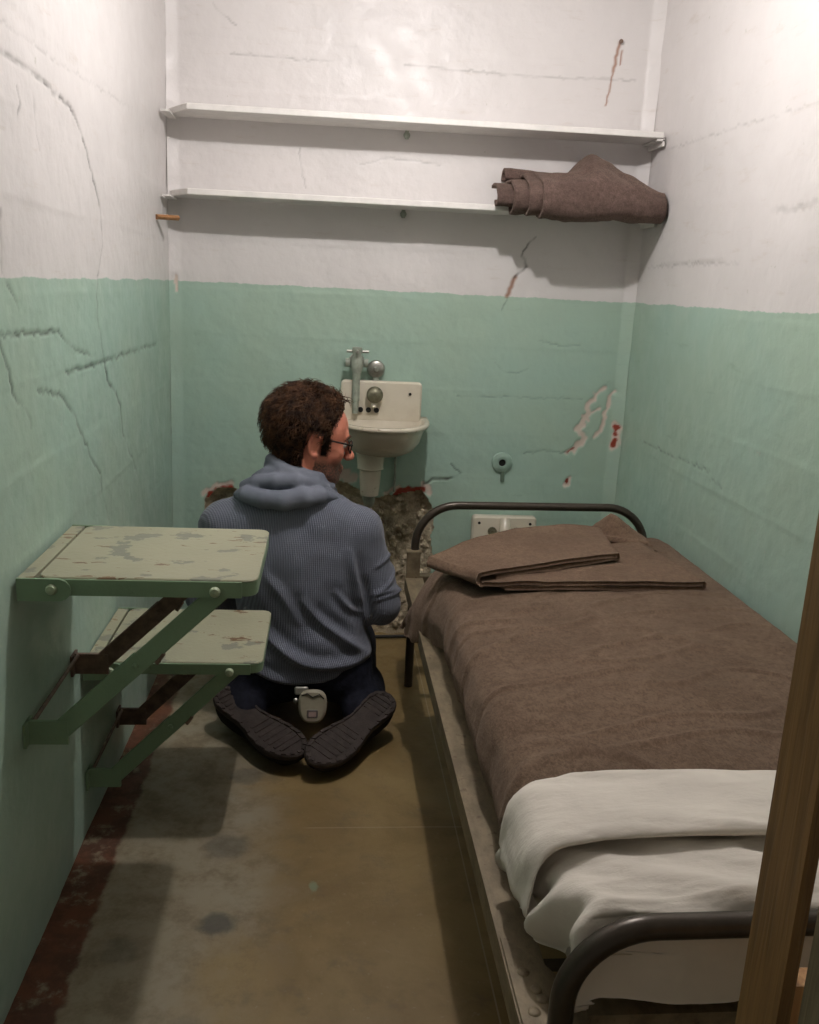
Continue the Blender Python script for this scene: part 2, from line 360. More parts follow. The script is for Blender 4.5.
# ------------------------------------------------------------------ the setting
def axis(lo, hi, dlo, dhi, fine, coarse):
    a = []
    if dlo > lo: a += list(np.linspace(lo, dlo, max(2, int((dlo - lo) / coarse) + 1))[:-1])
    a += list(np.linspace(dlo, dhi, int(round((dhi - dlo) / fine)) + 1))
    if dhi < hi: a += list(np.linspace(dhi, hi, max(2, int((hi - dhi) / coarse) + 1))[1:])
    return np.array(a)
LEFT_CR = [
 ([(-1.471,1.529),(-1.393,1.535),(-1.319,1.533),(-1.236,1.528),(-1.125,1.524),(-1.057,1.515),(-1.010,1.485),(-0.954,1.439),(-0.919,1.393),(-0.874,1.341)], .006, .8),
 ([(-0.874,1.341),(-0.865,1.271),(-0.934,1.167),(-0.934,1.107),(-0.905,1.060),(-0.883,1.016)], .003, .45),
 ([(-0.883,1.016),(-0.860,0.972),(-0.775,0.927),(-0.736,0.895),(-0.722,0.828)], .007, 1), ([(-0.722,0.828),(-0.671,0.781),(-0.603,0.728),(-0.533,0.661)], .003, .6),
 ([(-1.545,1.111),(-1.401,1.106),(-1.219,1.100)], .004, .8), ([(-1.219,1.100),(-1.168,1.076),(-1.098,1.054),(-0.945,1.034)], .003, .6),
 ([(-1.191,1.018),(-0.883,1.016),(-0.62,1.0145)], .0045, .9), ([(-.62,1.0145),(-0.257,1.013)], .006, .7),
 ([(-1.546,1.105),(-1.526,1.069),(-1.498,1.015)], .006, .9), ([(-1.498,1.015),(-1.457,0.994),(-1.415,0.961),(-1.418,0.945)], .003, .6),
 ([(-1.374,1.006),(-1.312,0.992),(-1.225,0.977),(-1.161,0.937),(-1.087,0.874),(-1.037,0.820),(-0.956,0.769)], .0045, .75), ([(-0.956,0.769),(-0.953,0.724),(-0.887,0.643)], .0025, .5),
 ([(-1.463,1.575),(-1.210,1.583),(-0.930,1.594),(-0.597,1.609)], .0025, .22), ([(-1.506,1.305),(-1.510,1.209),(-1.479,1.178),(-1.446,1.146)], .004, .5),
 ([(-1.405,1.496),(-1.390,1.468),(-1.404,1.447)], .004, .5), ([(-1.310,1.491),(-1.310,1.459),(-1.284,1.414)], .003, .4)]
BACK_CR = [
 ([(1.168,1.393),(1.152,1.379),(1.130,1.331)], .0035, .7), ([(1.130,1.331),(1.146,1.294),(1.112,1.261)], .006, .8), ([(1.112,1.261),(1.099,1.212),(1.076,1.153)], .003, .5),
 ([(0.848,0.557),(0.878,0.575),(0.927,0.577),(0.974,0.599)], .006, .9), ([(.974,.599),(0.937,0.630)], .003, .6), ([(1.185,0.673),(1.258,0.689),(1.343,0.681)], .003, .5),
 ([(0.947,0.864),(1.159,0.868),(1.375,0.870)], .003, .4), ([(1.065,0.982),(1.095,0.953),(1.153,0.949),(1.179,0.964)], .003, .35), ([(0.139,2.007),(0.148,1.989),(0.171,1.974),(0.207,1.950)], .003, .35),
 ([(0.592,1.577),(0.670,1.602),(0.749,1.601),(0.845,1.591)], .003, .3), ([(0.404,1.615),(0.412,1.536),(0.425,1.499)], .002, .3), ([(1.212,1.061),(1.282,1.044),(1.350,1.051)], .003, .35), ([(.19,1.873),(.5,1.868)], .003, .4), ([(.72,1.875),(1.1,1.868),(1.45,1.878)], .004, .3)]
RIGHT_CR = [([(-0.205,0.768),(-0.371,0.768),(-0.585,0.776),(-0.758,0.779)], .003, .5), ([(-0.763,0.762),(-0.815,0.757),(-0.843,0.747)], .003, .4), ([(-0.1,1.312),(-0.5,1.313),(-0.772,1.312)], .004, .35), ([(-0.142,1.657),(-0.669,1.643),(-1.050,1.631)], .003, .25), ([(-1.32,.87),(-1.34,.83),(-1.31,.79)], .004, .7), ([(-.9,1.43),(-1.0,1.42),(-1.1,1.43)], .012, .25)]
CHIPW = [([(1.454,0.914),(1.429,0.889),(1.400,0.860),(1.399,0.805)], .011), ([(1.399,.805),(1.368,0.762),(1.396,0.729),(1.343,0.685)], .014), ([(1.480,0.904),(1.463,0.832)], .009), ([(1.463,.832),(1.452,0.765),(1.430,0.740)], .011), ([(1.501,0.774),(1.500,0.718)], .019), ([(1.352,0.593),(1.343,0.568)], .011), ([(1.380,0.815),(1.441,0.841)], .006),
         ([(.555,.585),(.60,.57)], .03), ([(.022,1.21),(.022,1.166)], .0045), ([(.10,.50),(.14,.531),(.19,.540)], .012), ([(.72,.52),(.76,.545)], .012), ([(.84,.56),(.87,.53)], .012)]
CHIPR = [([(1.503,0.778),(1.500,0.755)], .011), ([(1.501,0.73),(1.498,0.716)], .010), ([(1.343,.69),(1.36,.70)], .005), ([(1.352,.59),(1.348,.58)], .006), ([(.115,.49),(.145,.515),(.19,.52)], .016), ([(.745,.515),(.78,.53),(.835,.54)], .017)]
HOLE = [(0.084,-0.03),(0.073,0.266),(0.098,0.445),(0.116,0.500),(0.145,0.519),(0.195,0.523),(0.282,0.526),(0.390,0.547),(0.490,0.565),(0.548,0.560),(0.593,0.545),(0.621,0.530),(0.670,0.517),(0.725,0.505),(0.759,0.518),(0.800,0.528),(0.834,0.535),(0.856,0.528),(0.880,0.483),(0.895,0.394),(0.890,0.284),(0.877,0.134),(0.856,-0.03)]
HOLEJ = jag(HOLE, .006, .02)
def wall(name, A, B, place, cracks, seed, fillet0, fillet1, back=False):
    """A along the wall, B height; place(A,B,relief) -> points; relief is towards the room"""
    a, b = np.meshgrid(A, B, indexing='ij'); P0 = xyz(a, b, np.full(a.shape, seed * 3.7))
    rel = .0035 * fbm(P0, 2.2, 4, seed) + .0011 * fbm(P0, 16, 4, seed + 9) + .0005 * fbm(P0, 60, 2, seed + 20)
    for k in range(-5, 10):      # board-form seams
        z = .726 + .1475 * k + .004 * seed
        if z < .05 or z > 2.1: continue
        zz = b - z + .003 * vnoise(xyz(a * 2, a * 0, a * 0 + k), 1, seed)
        on = np.clip(.5 + 1.3 * vnoise(xyz(a * 3, a * 0 + k * 7.7, a * 0), 1, seed + 3), 0, 1)
        rel += on * .0008 * np.exp(-(zz / .0055) ** 2) + .0004 * np.tanh(zz / .004) * (-1) ** k * np.exp(-np.abs(zz) / .05)
    if fillet0: rel += fillet0 * np.clip(1 - (a - A[0]) / .038, 0, 1) ** 1.2 * (1 + .25 * vnoise(P0, 9, seed + 40))
    if fillet1: rel += fillet1 * np.clip(1 - (A[-1] - a) / .038, 0, 1) ** 1.2 * (1 + .25 * vnoise(P0, 9, seed + 41))
    cr = np.zeros(a.shape)
    for pts, w, k in cracks:
        d, al = polydist(a, b, jag(pts, .0018 if back else .0027, .012), .03); mod = np.clip(.62 + .7 * vnoise(xyz(al * 40, al * 0 + k * 31, al * 0 + len(pts)), 1, seed), .1, 1)
        cr = np.maximum(cr, k * mod * np.clip(1.25 - (d / (w * .55 + .0014)) ** 1.5, 0, 1))
    rel -= .004 * cr
    ch = np.zeros(a.shape); chr_ = np.zeros(a.shape); ru = np.zeros(a.shape); keep = None
    if back:
        nz = .75 * vnoise(P0, 70, 77) - .12
        for pts, w in CHIPW: d, _ = polydist(a, b, jag(pts, .003, .01), .06); ch = np.maximum(ch, np.clip((1.0 + nz - d / w) * 3, 0, 1))
        for pts, w in CHIPR: d, _ = polydist(a, b, jag(pts, .002, .01), .06); chr_ = np.maximum(chr_, np.clip((1.0 + nz - d / w) * 3, 0, 1))
        rel -= .003 * np.maximum(ch, chr_)
        for pts, w in (([(1.388,1.985),(1.383,1.95),(1.376,1.90)], .0055), ([(1.376,1.90),(1.366,1.83),(1.362,1.80)], .003), ([(1.398,1.96),(1.396,1.92)], .003), ([(1.115,1.262),(1.09,1.20)], .008)):
            d, _ = polydist(a, b, jag(pts, .0012, .01), .03); ru = np.maximum(ru, .8 * np.clip(1.3 - d / w, 0, 1))
        ca = (A[:-1] + A[1:]) / 2; cb = (B[:-1] + B[1:]) / 2; keep = ~inpoly(*np.meshgrid(ca, cb, indexing='ij'), HOLEJ)
    V = place(a, b, rel).reshape(-1, 3); q = gridq(len(A), len(B), keep)
    me = npmesh(name, V, q); attr(me, 'crack', cr.ravel()); attr(me, 'chip_white', ch.ravel()); attr(me, 'chip_red', chr_.ravel()); attr(me, 'rust', ru.ravel())
    o = link(name, me, M_WALL); o['kind'] = 'structure'; return o
Zf = axis(-.03, H, -.03, H, .005, .03); Yf = axis(-D, 0, -1.72, 0, .005, .03)
wall_left = wall('wall_left', Yf, Zf, lambda a, b, r: xyz(r, a, b), LEFT_CR, 1, 0, 0)
wall_right = wall('wall_right', Yf, axis(-.03, H, .45, H, .006, .03), lambda a, b, r: xyz(W - r, a, b), RIGHT_CR, 2, 0, 0)
wall_back = wall('wall_back', axis(0, W, 0, W, .004, .03), Zf, lambda a, b, r: xyz(a, -r, b), BACK_CR, 3, .013, .026, True)
# broken recess behind the back wall
ra, rb = np.meshgrid(np.arange(.05, .93, .006), np.arange(-.03, .60, .006), indexing='ij')
dd, _ = polydist(ra, rb, HOLE, 9., True); ins = inpoly(ra, rb, HOLE)
dep = np.where(ins, np.clip(dd / .035, 0, 1) ** .7, 0) * (.026 * np.clip((rb - .05) / .40, 0.12, 1) ** .8)
P0 = xyz(ra, rb, ra * 0)
rock = .012 * fbm(P0, 14, 4, 5) + .011 * np.abs(fbm(P0, 26, 3, 15)) - .010
V = xyz(ra, .012 + dep - rock * np.where(ins, np.clip(dd / .02, 0.1, 1), .1), rb)
o = link('broken_concrete', npmesh('broken_concrete', V.reshape(-1, 3), gridq(*ra.shape)), M_RUB, wall_back)
# individual lumps of broken concrete in the recess
def stone_mesh(k):
    ph = (1 + 5 ** .5) / 2; v = np.array([(-1, ph, 0), (1, ph, 0), (-1, -ph, 0), (1, -ph, 0), (0, -1, ph), (0, 1, ph), (0, -1, -ph), (0, 1, -ph), (ph, 0, -1), (ph, 0, 1), (-ph, 0, -1), (-ph, 0, 1)]) / 1.9
    v *= rng.uniform(.65, 1.2, (12, 1)); v *= np.array([1, .8, .75])
    f = [(0,11,5),(0,5,1),(0,1,7),(0,7,10),(0,10,11),(1,5,9),(5,11,4),(11,10,2),(10,7,6),(7,1,8),(3,9,4),(3,4,2),(3,2,6),(3,6,8),(3,8,9),(4,9,5),(2,4,11),(6,2,10),(8,6,7),(9,8,1)]
    me = pymesh('stone', v, f, False); me.materials.append(M_RUB); return me
SM = [stone_mesh(i) for i in range(7)]
ns = 0
while ns < 190:
    x, z = (rng.uniform(.56, .885) if ns > 50 else rng.uniform(.10, .56)), rng.uniform(.02, .51)
    if not inpoly(np.array([x]), np.array([z]), HOLE)[0]: continue
    i, j = int((x - .05) / .006), int((z + .03) / .006)
    if dd[i, j] < .012: continue
    o = link('stone', SM[ns % 7], None, wall_back); r = rng.uniform(.007, .019); o.location = (x, V[i, j, 1] - r * .25, z); o.scale = (r, r, r); o.rotation_euler = rng.uniform(0, 6, 3); ns += 1
fx, fy = np.meshgrid(np.linspace(-.04, W + .04, 120), np.linspace(-3.6, .10, 290), indexing='ij')
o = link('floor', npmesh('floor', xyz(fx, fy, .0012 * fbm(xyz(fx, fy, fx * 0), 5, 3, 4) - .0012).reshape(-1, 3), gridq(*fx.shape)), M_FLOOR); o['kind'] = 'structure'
def ceil_mat():
    t = NT('ceiling_paint'); t.bump(t.noise(25, 4, .6, t.pos), .2, .01); return t.done(WHITE, .5)
o = MB().box((-.1, -D, H), (W + .1, .1, H + .08)).build('ceiling', ceil_mat()); o['kind'] = 'structure'
# ------------------------------------------------------------------ lamp on the ceiling (just above the frame)
lamp = empty('ceiling_lamp', (BULB[0], BULB[1], H), 'bare bulb socket fixed to the middle of the cell ceiling', 'lamp')
MB().lathe([(.0, 0), (.05, 0), (.05, -.012), (.03, -.02), (.022, -.024), (.02, -.036), (.0, -.036)], (BULB[0], BULB[1], H)).build('lamp_socket', M_LAMP, lamp, auto=40)
ld = bpy.data.lights.new('bulb', 'POINT'); ld.energy = BULB_W; ld.color = BULB_COL; ld.shadow_soft_size = .022
lo = bpy.data.objects.new('bulb', ld); COL.objects.link(lo); lo.location = BULB; lo.parent = lamp; lo.matrix_parent_inverse = Matrix.Translation(lamp.location).inverted()

# ------------------------------------------------------------------ shelves
def shelf(z, label, tilt):
    s = empty('wall_shelf', (.76, -.01, z), label, 'shelf', 'white shelves on the back wall')
    poly = [(.012, -.012), (.012, -.045), (.082, -.155), (W - .012, -.155), (W - .012, -.012)]
    M = Matrix.Rotation(tilt, 4, 'Y'); M.translation = Vector((0, 0, z)); mb = MB(); mb.prism(poly, -.009, .009, .002, M); mb.build('board', M_SHELF, s)
    b = MB(); b.box((.006, -.145, z - .016), (.03, -.02, z - .010)); b.build('bracket', M_SHELF, s)
    b = MB(); zr = z - math.tan(tilt) * 1.49; b.box((W - .03, -.15, zr - .016), (W - .006, -.02, zr - .010)); b.box((W - .012, -.15, zr - .03), (W - .006, -.02, zr - .012)); b.build('bracket', M_SHELF, s)
    zm = z - math.tan(tilt) * .735
    b = MB(); b.lathe([(.0, 0), (.011, 0), (.010, .006), (.005, .010), (0, .011)], (.735, -.012, zm - .022), (0, -1, 0), 10); b.bar((.735, -.012, zm - .008), (.735, -.012, zm - .034), .012, .003, (1, 0, 0)); b.build('bracket_bolt', M_PIPE, s, auto=40)
shelf(1.690, 'upper long white board shelf, empty, on the back wall', -.005)
shelf(1.456, 'lower white board shelf carrying the rolled brown blanket', -.004)
pg = MB(); pg.bar((.002, -.225, 1.375), (.054, -.165, 1.378), .014, .02, (0, 0, 1)); tag(pg.build('wooden_peg', wood_mat('peg_wood', (.26, .12, .045), (.38, .19, .08))), 'small raw orange wooden peg sticking out of the left wall below the lower shelf', 'peg')
nl = MB(); nl.lathe([(0, 0), (.004, 0), (.004, .008), (.0065, .009), (.0065, .012), (0, .013)], (1.389, -.002, 1.984), (0, -1, 0), 10); tag(nl.build('rusty_nail', M_RUSTBAR), 'rusty nail head with a rust streak running down the white back wall', 'nail')
pe = empty('pipe_stub', (1.114, -.004, .642), 'green-painted round pipe escutcheon with a dark hole in the back wall above the toilet', 'pipe')
MB().lathe([(.012, .0), (.036, .0), (.034, .006), (.022, .012), (.015, .013), (.0125, .012), (.0125, .002)], (1.114, -.001, .642), (0, -1, 0), 20).build('escutcheon', plain('green_painted_metal', (.27, .39, .32), .45), pe, auto=40)
MB().lathe([(0, 0), (.0124, 0), (.0124, .004), (0, .004)], (1.114, -.002, .642), (0, -1, 0), 14).build('pipe_hole', M_BLACK, pe)
MB().bar((1.118, -.006, .612), (1.119, -.006, .575), .014, .004, (1, 0, 0)).build('drip_plate', plain('dull_green_metal', (.13, .19, .14), .5), pe)

# ------------------------------------------------------------------ rolled blanket on the lower shelf
def roll_layer(name, x0, x1, sc, hump, seed, parent, th=.009):
    u = np.linspace(0, 1, 60); v = np.linspace(0, 1, 56); U, Vv = np.meshgrid(u, v, indexing='ij')
    x = x0 + (x1 - x0) * Vv
    # profile in (y,z): starts at back top, over the front, under, back
    ctrl = np.array([(-.025, 1.555), (-.10, 1.560), (-.17, 1.555), (-.245, 1.53), (-.272, 1.49), (-.268, 1.448), (-.235, 1.430), (-.19, 1.434), (-.16, 1.446 + .022)])
    c = np.array([-.15, 1.50]); ctrl = c + (ctrl - c) * sc
    tt = np.linspace(0, 1, len(ctrl)); 
    y = np.interp(U, tt, ctrl[:, 0]); z = np.interp(U, tt, ctrl[:, 1])
    for _ in range(6):
        y[1:-1] = (y[:-2] + 2 * y[1:-1] + y[2:]) / 4; z[1:-1] = (z[:-2] + 2 * z[1:-1] + z[2:]) / 4
    top = np.clip(1.25 - U * 2.6, 0, 1)
    z += hump * top * np.exp(-(np.abs(x - 1.335) / .085) ** 2.6) * (1 + .3 * np.sin(x * 40))
    z += (.012 - .05 * np.clip((x - 1.36) / .16, 0, 1) ** 1.3) * top * (1 if hump else .2)
    z += .014 * (x - 1.12) / .38 * np.clip(U * 1.6 - .5, 0, 1)
    y += .022 * np.clip((x - 1.36) / .14, 0, 1)
    n = fbm(xyz(x, y, z), 13, 3, seed); y += -.006 * n; z += .006 * n
    return sheet(name, np.stack([x, y, z], -1), th, M_WOOL3, parent)
rbk = empty('rolled_blanket', (1.28, -.14, 1.465), 'brown wool blanket rolled up and drooping over the lower shelf at the right corner', 'blanket')
roll_layer('outer_fold', 1.125, 1.508, 1.0, .055, 3, rbk); roll_layer('middle_fold', 1.088, 1.49, .86, .02, 4, rbk); roll_layer('inner_fold', 1.045, 1.47, .70, .0, 5, rbk); roll_layer('core_fold', 1.0, 1.44, .48, 0, 6, rbk)
u = np.linspace(0, 1, 20); v = np.linspace(0, 1, 40); U, Vv = np.meshgrid(u, v, indexing='ij'); a = math.pi * (1.25 * U - .1)
G = np.stack([1.04 + .27 * Vv, -.055 - .03 * np.cos(a), 1.562 + .022 * np.sin(a) - .012 * Vv + .003 * fbm(xyz(U, Vv, U), 6, 2, 8)], -1); sheet('rear_fold', G, .009, M_WOOL3, rbk)

# ------------------------------------------------------------------ sink
sk = empty('wall_sink', (.69, -.01, .78), 'old cream porcelain wall sink with chipped rim beneath two valves', 'sink')
SX = .687
mb = MB(); mb.prism([(p[0], p[1]) for p in rrect(.553, 0, .822, .135, .014, 4)], 0, .03, .006, Matrix(((1, 0, 0, 0), (0, 0, -1, -.003), (0, 1, 0, .772), (0, 0, 0, 1)))); mb.build('backsplash', M_PORC, sk, auto=40)
def dring(hw, dp, z, y0=-.006, n=44):
    """D-shaped ring open to the wall; half width hw, depth dp"""
    P = []
    for i in range(n + 1):
        t = math.pi * i / n; c, s = math.cos(t), math.sin(t)
        P.append((SX - hw * math.copysign(abs(c) ** .8, c), y0 - dp * abs(s) ** .75, z))
    return P
rings = [dring(.05, .10, .672), dring(.085, .155, .676), dring(.112, .20, .692), dring(.132, .245, .722), dring(.142, .268, .757), dring(.147, .276, .772), dring(.157, .288, .775), dring(.161, .292, .782), dring(.158, .289, .789), dring(.148, .280, .791), dring(.136, .262, .785, -.03), dring(.125, .235, .75, -.04), dring(.10, .19, .71, -.05), dring(.05, .13, .695, -.06)]
n = len(rings[0]); Vs = [p for r in rings for p in r]; Fs = []
for k in range(len(rings) - 1):
    for i in range(n - 1): Fs.append((k * n + i, k * n + i + 1, (k + 1) * n + i + 1, (k + 1) * n + i))
    Fs.append((k * n + n - 1, k * n, (k + 1) * n, (k + 1) * n + n - 1))
Fs.append(tuple(range(n - 1, -1, -1))); Fs.append(tuple(range((len(rings) - 1) * n, len(rings) * n)))
link('basin', pymesh('basin', Vs, Fs), M_PORC, sk)
mb = MB(); mb.lathe([(0, 0), (.024, 0), (.027, .008), (.027, .026), (.021, .036), (.010, .040), (0, .041)], (.664, -.035, .864), (0, -1, 0), 20); mb.build('push_button', M_BRASS, sk, auto=40)
mb = MB(); mb.tube([(.662, -.034, .842), (.662, -.05, .836), (.662, -.056, .822)], [.011, .010, .008], 12); mb.build('spout', M_PORC, sk, auto=50)
mb = MB()
for dx in (-.03, -.008, .014): mb.lathe([(0, 0), (.009, 0), (.009, .003), (0, .003)], (.655 + dx * 1.2, -.040, .812), (0, -1, 0), 10)
mb.build('overflow_hole', M_BLACK, sk)
mb = MB(); mb.lathe([(0, 0), (.005, 0), (.005, .003), (0, .003)], (.782, -.033, .868), (0, -1, 0), 10); mb.build('screw_hole', M_BLACK, sk)
mb = MB(); mb.lathe([(.047, .006), (.050, 0), (.046, -.012), (.042, -.045), (.044, -.05), (.036, -.055), (.034, -.10), (.030, -.14)], (.655, -.12, .682), (0, 0, 1), 22); mb.build('drain_trap', M_PORC, sk, auto=40)
mb = MB(); mb.tube(arc_path([(.655, -.12, .55), (.655, -.12, .515), (.655, .03, .505)], .02, 5), .019, 12); mb.build('waste_pipe', M_PIPE, sk, auto=50)
mb = MB(); mb.tube([(.745, -.012, .69), (.745, -.012, .53)], .0045, 8); mb.build('supply_pipe', M_PIPE, sk, auto=50)
fv = empty('flush_valve', (.60, -.02, .99), 'tarnished cross-handled valve with a drop pipe left above the sink', 'valve')
mb = MB(); mb.lathe([(.0, 0), (.026, 0), (.024, .006), (.013, .010), (.013, .045), (0, .046)], (.602, -.002, .968), (0, -1, 0), 16); mb.build('wall_flange', M_CHROME, fv, auto=40)
mb = MB(); mb.lathe([(.0, .055), (.016, .053), (.018, .04), (.014, .03), (.02, .01), (.021, -.01), (.015, -.03), (.012, -.05), (.013, -.12), (.0, -.12)], (.602, -.045, .962), (0, 0, 1), 16); mb.build('valve_body', M_PIPE, fv, auto=40)
mb = MB(); mb.tube([(.568, -.045, 1.002), (.640, -.045, 1.002)], [.005, .005], 8); mb.tube([(.602, -.08, 1.002), (.602, -.012, 1.002)], .005, 8); mb.build('cross_handle', M_CHROME, fv, auto=50)
for x in (.565, .625): MB().lathe([(0, 0), (.014, 0), (.014, .014), (0, .014)], (x, -.045, .965), (1, 0, 0), 12).build('side_nut', M_PIPE, fv, auto=40)
mb = MB(); mb.tube([(.602, -.045, .87), (.602, -.045, .80)], .010, 10); mb.build('drop_pipe', M_PIPE, fv, auto=50)
pb = empty('push_valve', (.667, -.01, .945), 'round dulled chrome push valve on the wall above the sink backsplash', 'valve')
mb = MB(); mb.lathe([(0, 0), (.029, 0), (.030, .01), (.026, .02), (.017, .024), (0, .025)], (.667, -.002, .945), (0, -1, 0), 20); mb.build('escutcheon', M_CHROME, pb, auto=40)
mb = MB(); mb.lathe([(0, 0), (.010, 0), (.010, .012), (.006, .016), (0, .016)], (.667, -.026, .945), (0, -1, 0), 14); mb.build('button', M_BOLT, pb, auto=40)
mb = MB(); mb.tube([(.667, -.01, .917), (.667, -.012, .90)], .011, 10); mb.build('outlet', M_PIPE, pb, auto=50)

# ------------------------------------------------------------------ toilet, mostly hidden by the bed
tl = empty('prison_toilet', (1.13, -.05, 0), 'white porcelain toilet against the back wall hidden behind the bed head', 'toilet')
mb = MB(); mb.prism(rrect(1.02, 0, 1.245, .44, .012, 3), 0, .035, .006, Matrix(((1, 0, 0, 0), (0, 0, -1, -.004), (0, 1, 0, .018), (0, 0, 0, 1)))); mb.build('back_plate', M_PORC, tl, auto=40)
mb = MB()
for z, hw, dp in ((.0, .09, .20), (.10, .08, .19), (.22, .11, .28), (.33, .145, .36), (.37, .155, .375), (.385, .15, .37)):
    pass
def egg(hw, dp, z, n=28): return [(1.13 + hw * math.cos(2 * math.pi * i / n), -.04 - dp / 2 + dp / 2 * math.sin(2 * math.pi * i / n), z) for i in range(n)]
R_ = [egg(*q) for q in ((.085, .20, 0), (.075, .18, .10), (.10, .26, .22), (.14, .34, .33), (.15, .355, .37), (.146, .35, .385), (.11, .28, .383), (.09, .23, .33), (.05, .12, .25))]
Vs = [p for r in R_ for p in r]; n = 28; Fs = [(k * n + i, k * n + (i + 1) % n, (k + 1) * n + (i + 1) % n, (k + 1) * n + i) for k in range(len(R_) - 1) for i in range(n)] + [tuple(range(n - 1, -1, -1)), tuple(range((len(R_) - 1) * n, len(R_) * n))]
link('bowl', pymesh('bowl', Vs, Fs), M_PORC, tl)
mb = MB(); mb.tube([(1.133, -.036, .45), (1.133, -.060, .40), (1.133, -.10, .37)], [.018, .022, .03], 14); mb.build('water_spout', M_PORC, tl, auto=50)
for x in (1.09, 1.175): MB().lathe([(0, 0), (.016, 0), (.016, .008), (.009, .010), (.009, .022), (0, .023)], (x, -.038, .405), (0, -1, 0), 12).build('fixing_bolt', M_BRASS, tl, auto=40)
for x in (1.043, 1.222): MB().lathe([(0, 0), (.005, 0), (.005, .003), (0, .003)], (x, -.038, .434), (0, -1, 0), 10).build('bolt_hole', M_BLACK, tl)

# ------------------------------------------------------------------ fold-down table and seat
def folding(name, label, cat, x1, y0, y1, zt, th, arm):
    t = empty(name, (.01, (y0 + y1) / 2, zt - .3), label, cat)
    mb = MB(); mb.prism(rrect(.036, y0 + .004, x1, y1, .022, 5), zt - .0045, zt, .002); mb.build('top', M_DESK, t, auto=35)
    mb = MB(); mb.prism(rrect(.0365, y0 + .0045, x1 - .0005, y1 - .0005, .022, 5), zt - th, zt - .004, .002); mb.build('apron', M_DESKIRON, t, auto=35)
    mb = MB(); mb.box((.006, y0, zt - th), (.031, y1, zt - .002)); mb.build('hinge_board', M_DESK, t)
    for y in (y0 - .003, y1 + .003):     # end plates with a rounded nose
        pl = [(.006, -.040), (.072, -.040)] + [(.072 + .021 * math.sin(a), -.0205 - .0195 * math.cos(a)) for a in np.linspace(0.2, math.pi - .2, 7)] + [(.072, -.001), (.006, -.001)]
        M = Matrix(((1, 0, 0, 0), (0, 0, -1, y + .002), (0, 1, 0, zt), (0, 0, 0, 1)))
        MB().prism(pl, -.002, .004, 0, M).build('end_plate', M_DESKIRON, t)
    s = MB(); s.box((.07, y0 - .0, zt - th - .001), (x1 - .026, y0 + .004, zt - .003)); s.build('edge_strip', M_DESKIRON, t)
    for x in (.062, x1 - .07):
        MB().lathe([(0, 0), (.0095, 0), (.0095, .003), (.007, .007), (0, .0085)], (x, y0 - .004, zt - .019), (0, -1, 0), 12).build('bolt', M_GBOLT, t, auto=40)
    zf = arm['zf']
    for k, (y, m) in enumerate(((y0 + .018, M_DESKIRON), (y1 - .018, M_RUSTBAR))):
        a = Vector((.055, y, zf)); b = Vector((x1 - .07, y, zt - th)); j = a.lerp(b, .50 if k == 0 else .45); d = (b - a).normalized(); up = Vector((0, 1, 0)).cross(d)
        lower = MB(); lower.bar(a - d * .012, j + d * .012, .036, .006, (0, 0, 1)); lower.build('lower_arm', m, t)
        upper = MB(); off = Vector((0, -.006, 0)); upper.bar(j - d * .030 + off, b + d * .012 + off, .034, .006, (0, 0, 1)); upper.build('upper_arm', m, t)
        MB().lathe([(0, 0), (.006, 0), (.005, .003), (0, .004)], tuple(j + Vector((0, -.009, 0))), (0, -1, 0), 10).build('pivot_rivet', m, t)
        nt = MB(); nt.bar(tuple(j + d * .028 + up * .021 + off), tuple(j + d * .050 + up * .016 + off), .008, .008, (0, 1, 0)); nt.build('stop_lug', M_RUSTBAR, t)
        br = MB(); br.box((.001, y - .004, zf - .022), (.072, y + .004, zf + .022)); br.box((.001, y - .02, zf - .022), (.006, y + .02, zf + .022)); br.build('wall_bracket', m, t)
        sh = MB(); sh.bar(tuple(b + Vector((-.03, 0, .006))), tuple(b + Vector((.04, 0, .006))), .03, .012, (0, 1, 0)); sh.build('arm_shoe', m, t)
    rod = MB(); rod.tube([(.012, y0 + .02, zf + .018), (.012, y1 - .02, zf + .018)], .004, 8); rod.build('tie_rod', M_RUSTBAR, t)
folding('folding_table', 'pale green chipped fold-down metal table, the higher of the two, on the left wall', 'table', .398, -1.555, -1.225, .72, .030, dict(zf=.43))
folding('folding_stool', 'pale green chipped fold-down metal seat below and behind the folding table', 'stool', .383, -1.188, -.86, .409, .026, dict(zf=.125))

# ------------------------------------------------------------------ bed
bed = empty('prison_cot', (1.135, -1.28, 0), 'brown tubular metal cot with tan angle-iron rails along the right wall', 'bed')
YH, YF = -.42, -2.155; XL, XR = .772, 1.495; ZR = .367
def hoop(y, zt, name, r):
    xa = XL + .012 if y > -1 else XL + .026; pts = arc_path([(xa, y, .30), (xa, y, zt), (XR - .004, y, zt + .008), (XR - .004, y, .30)], .125 if y > -1 else .15, 12)
    mb = MB(); mb.tube(pts, r, 14); return mb.build(name, M_BEDTUBE, bed, True, 50)
hoop(YH, .585, 'head_hoop', .0125); hoop(YF, .512, 'foot_hoop', .0150)
for y in (YH, YF):
    for x in (XL + .012 if y > -1 else XL + .026, XR - .004): MB().tube([(x, y, .001), (x, y, .31)], .0135, 12).build('leg', M_CABLE if False else M_BEDTUBE, bed, auto=50)
mb = MB(); mb.box((.755, YF + .005, ZR - .006), (.808, YH - .01, ZR)); mb.box((.756, YF + .006, ZR - .046), (.761, YH - .011, ZR - .0055)); mb.build('side_rail', M_RAIL, bed)
mb = MB(); mb.box((XR - .035, YF + .005, ZR - .006), (XR + .01, YH - .01, ZR)); mb.box((XR + .004, YF + .006, ZR - .046), (XR + .009, YH - .011, ZR - .0055)); mb.build('side_rail', M_RAIL, bed)
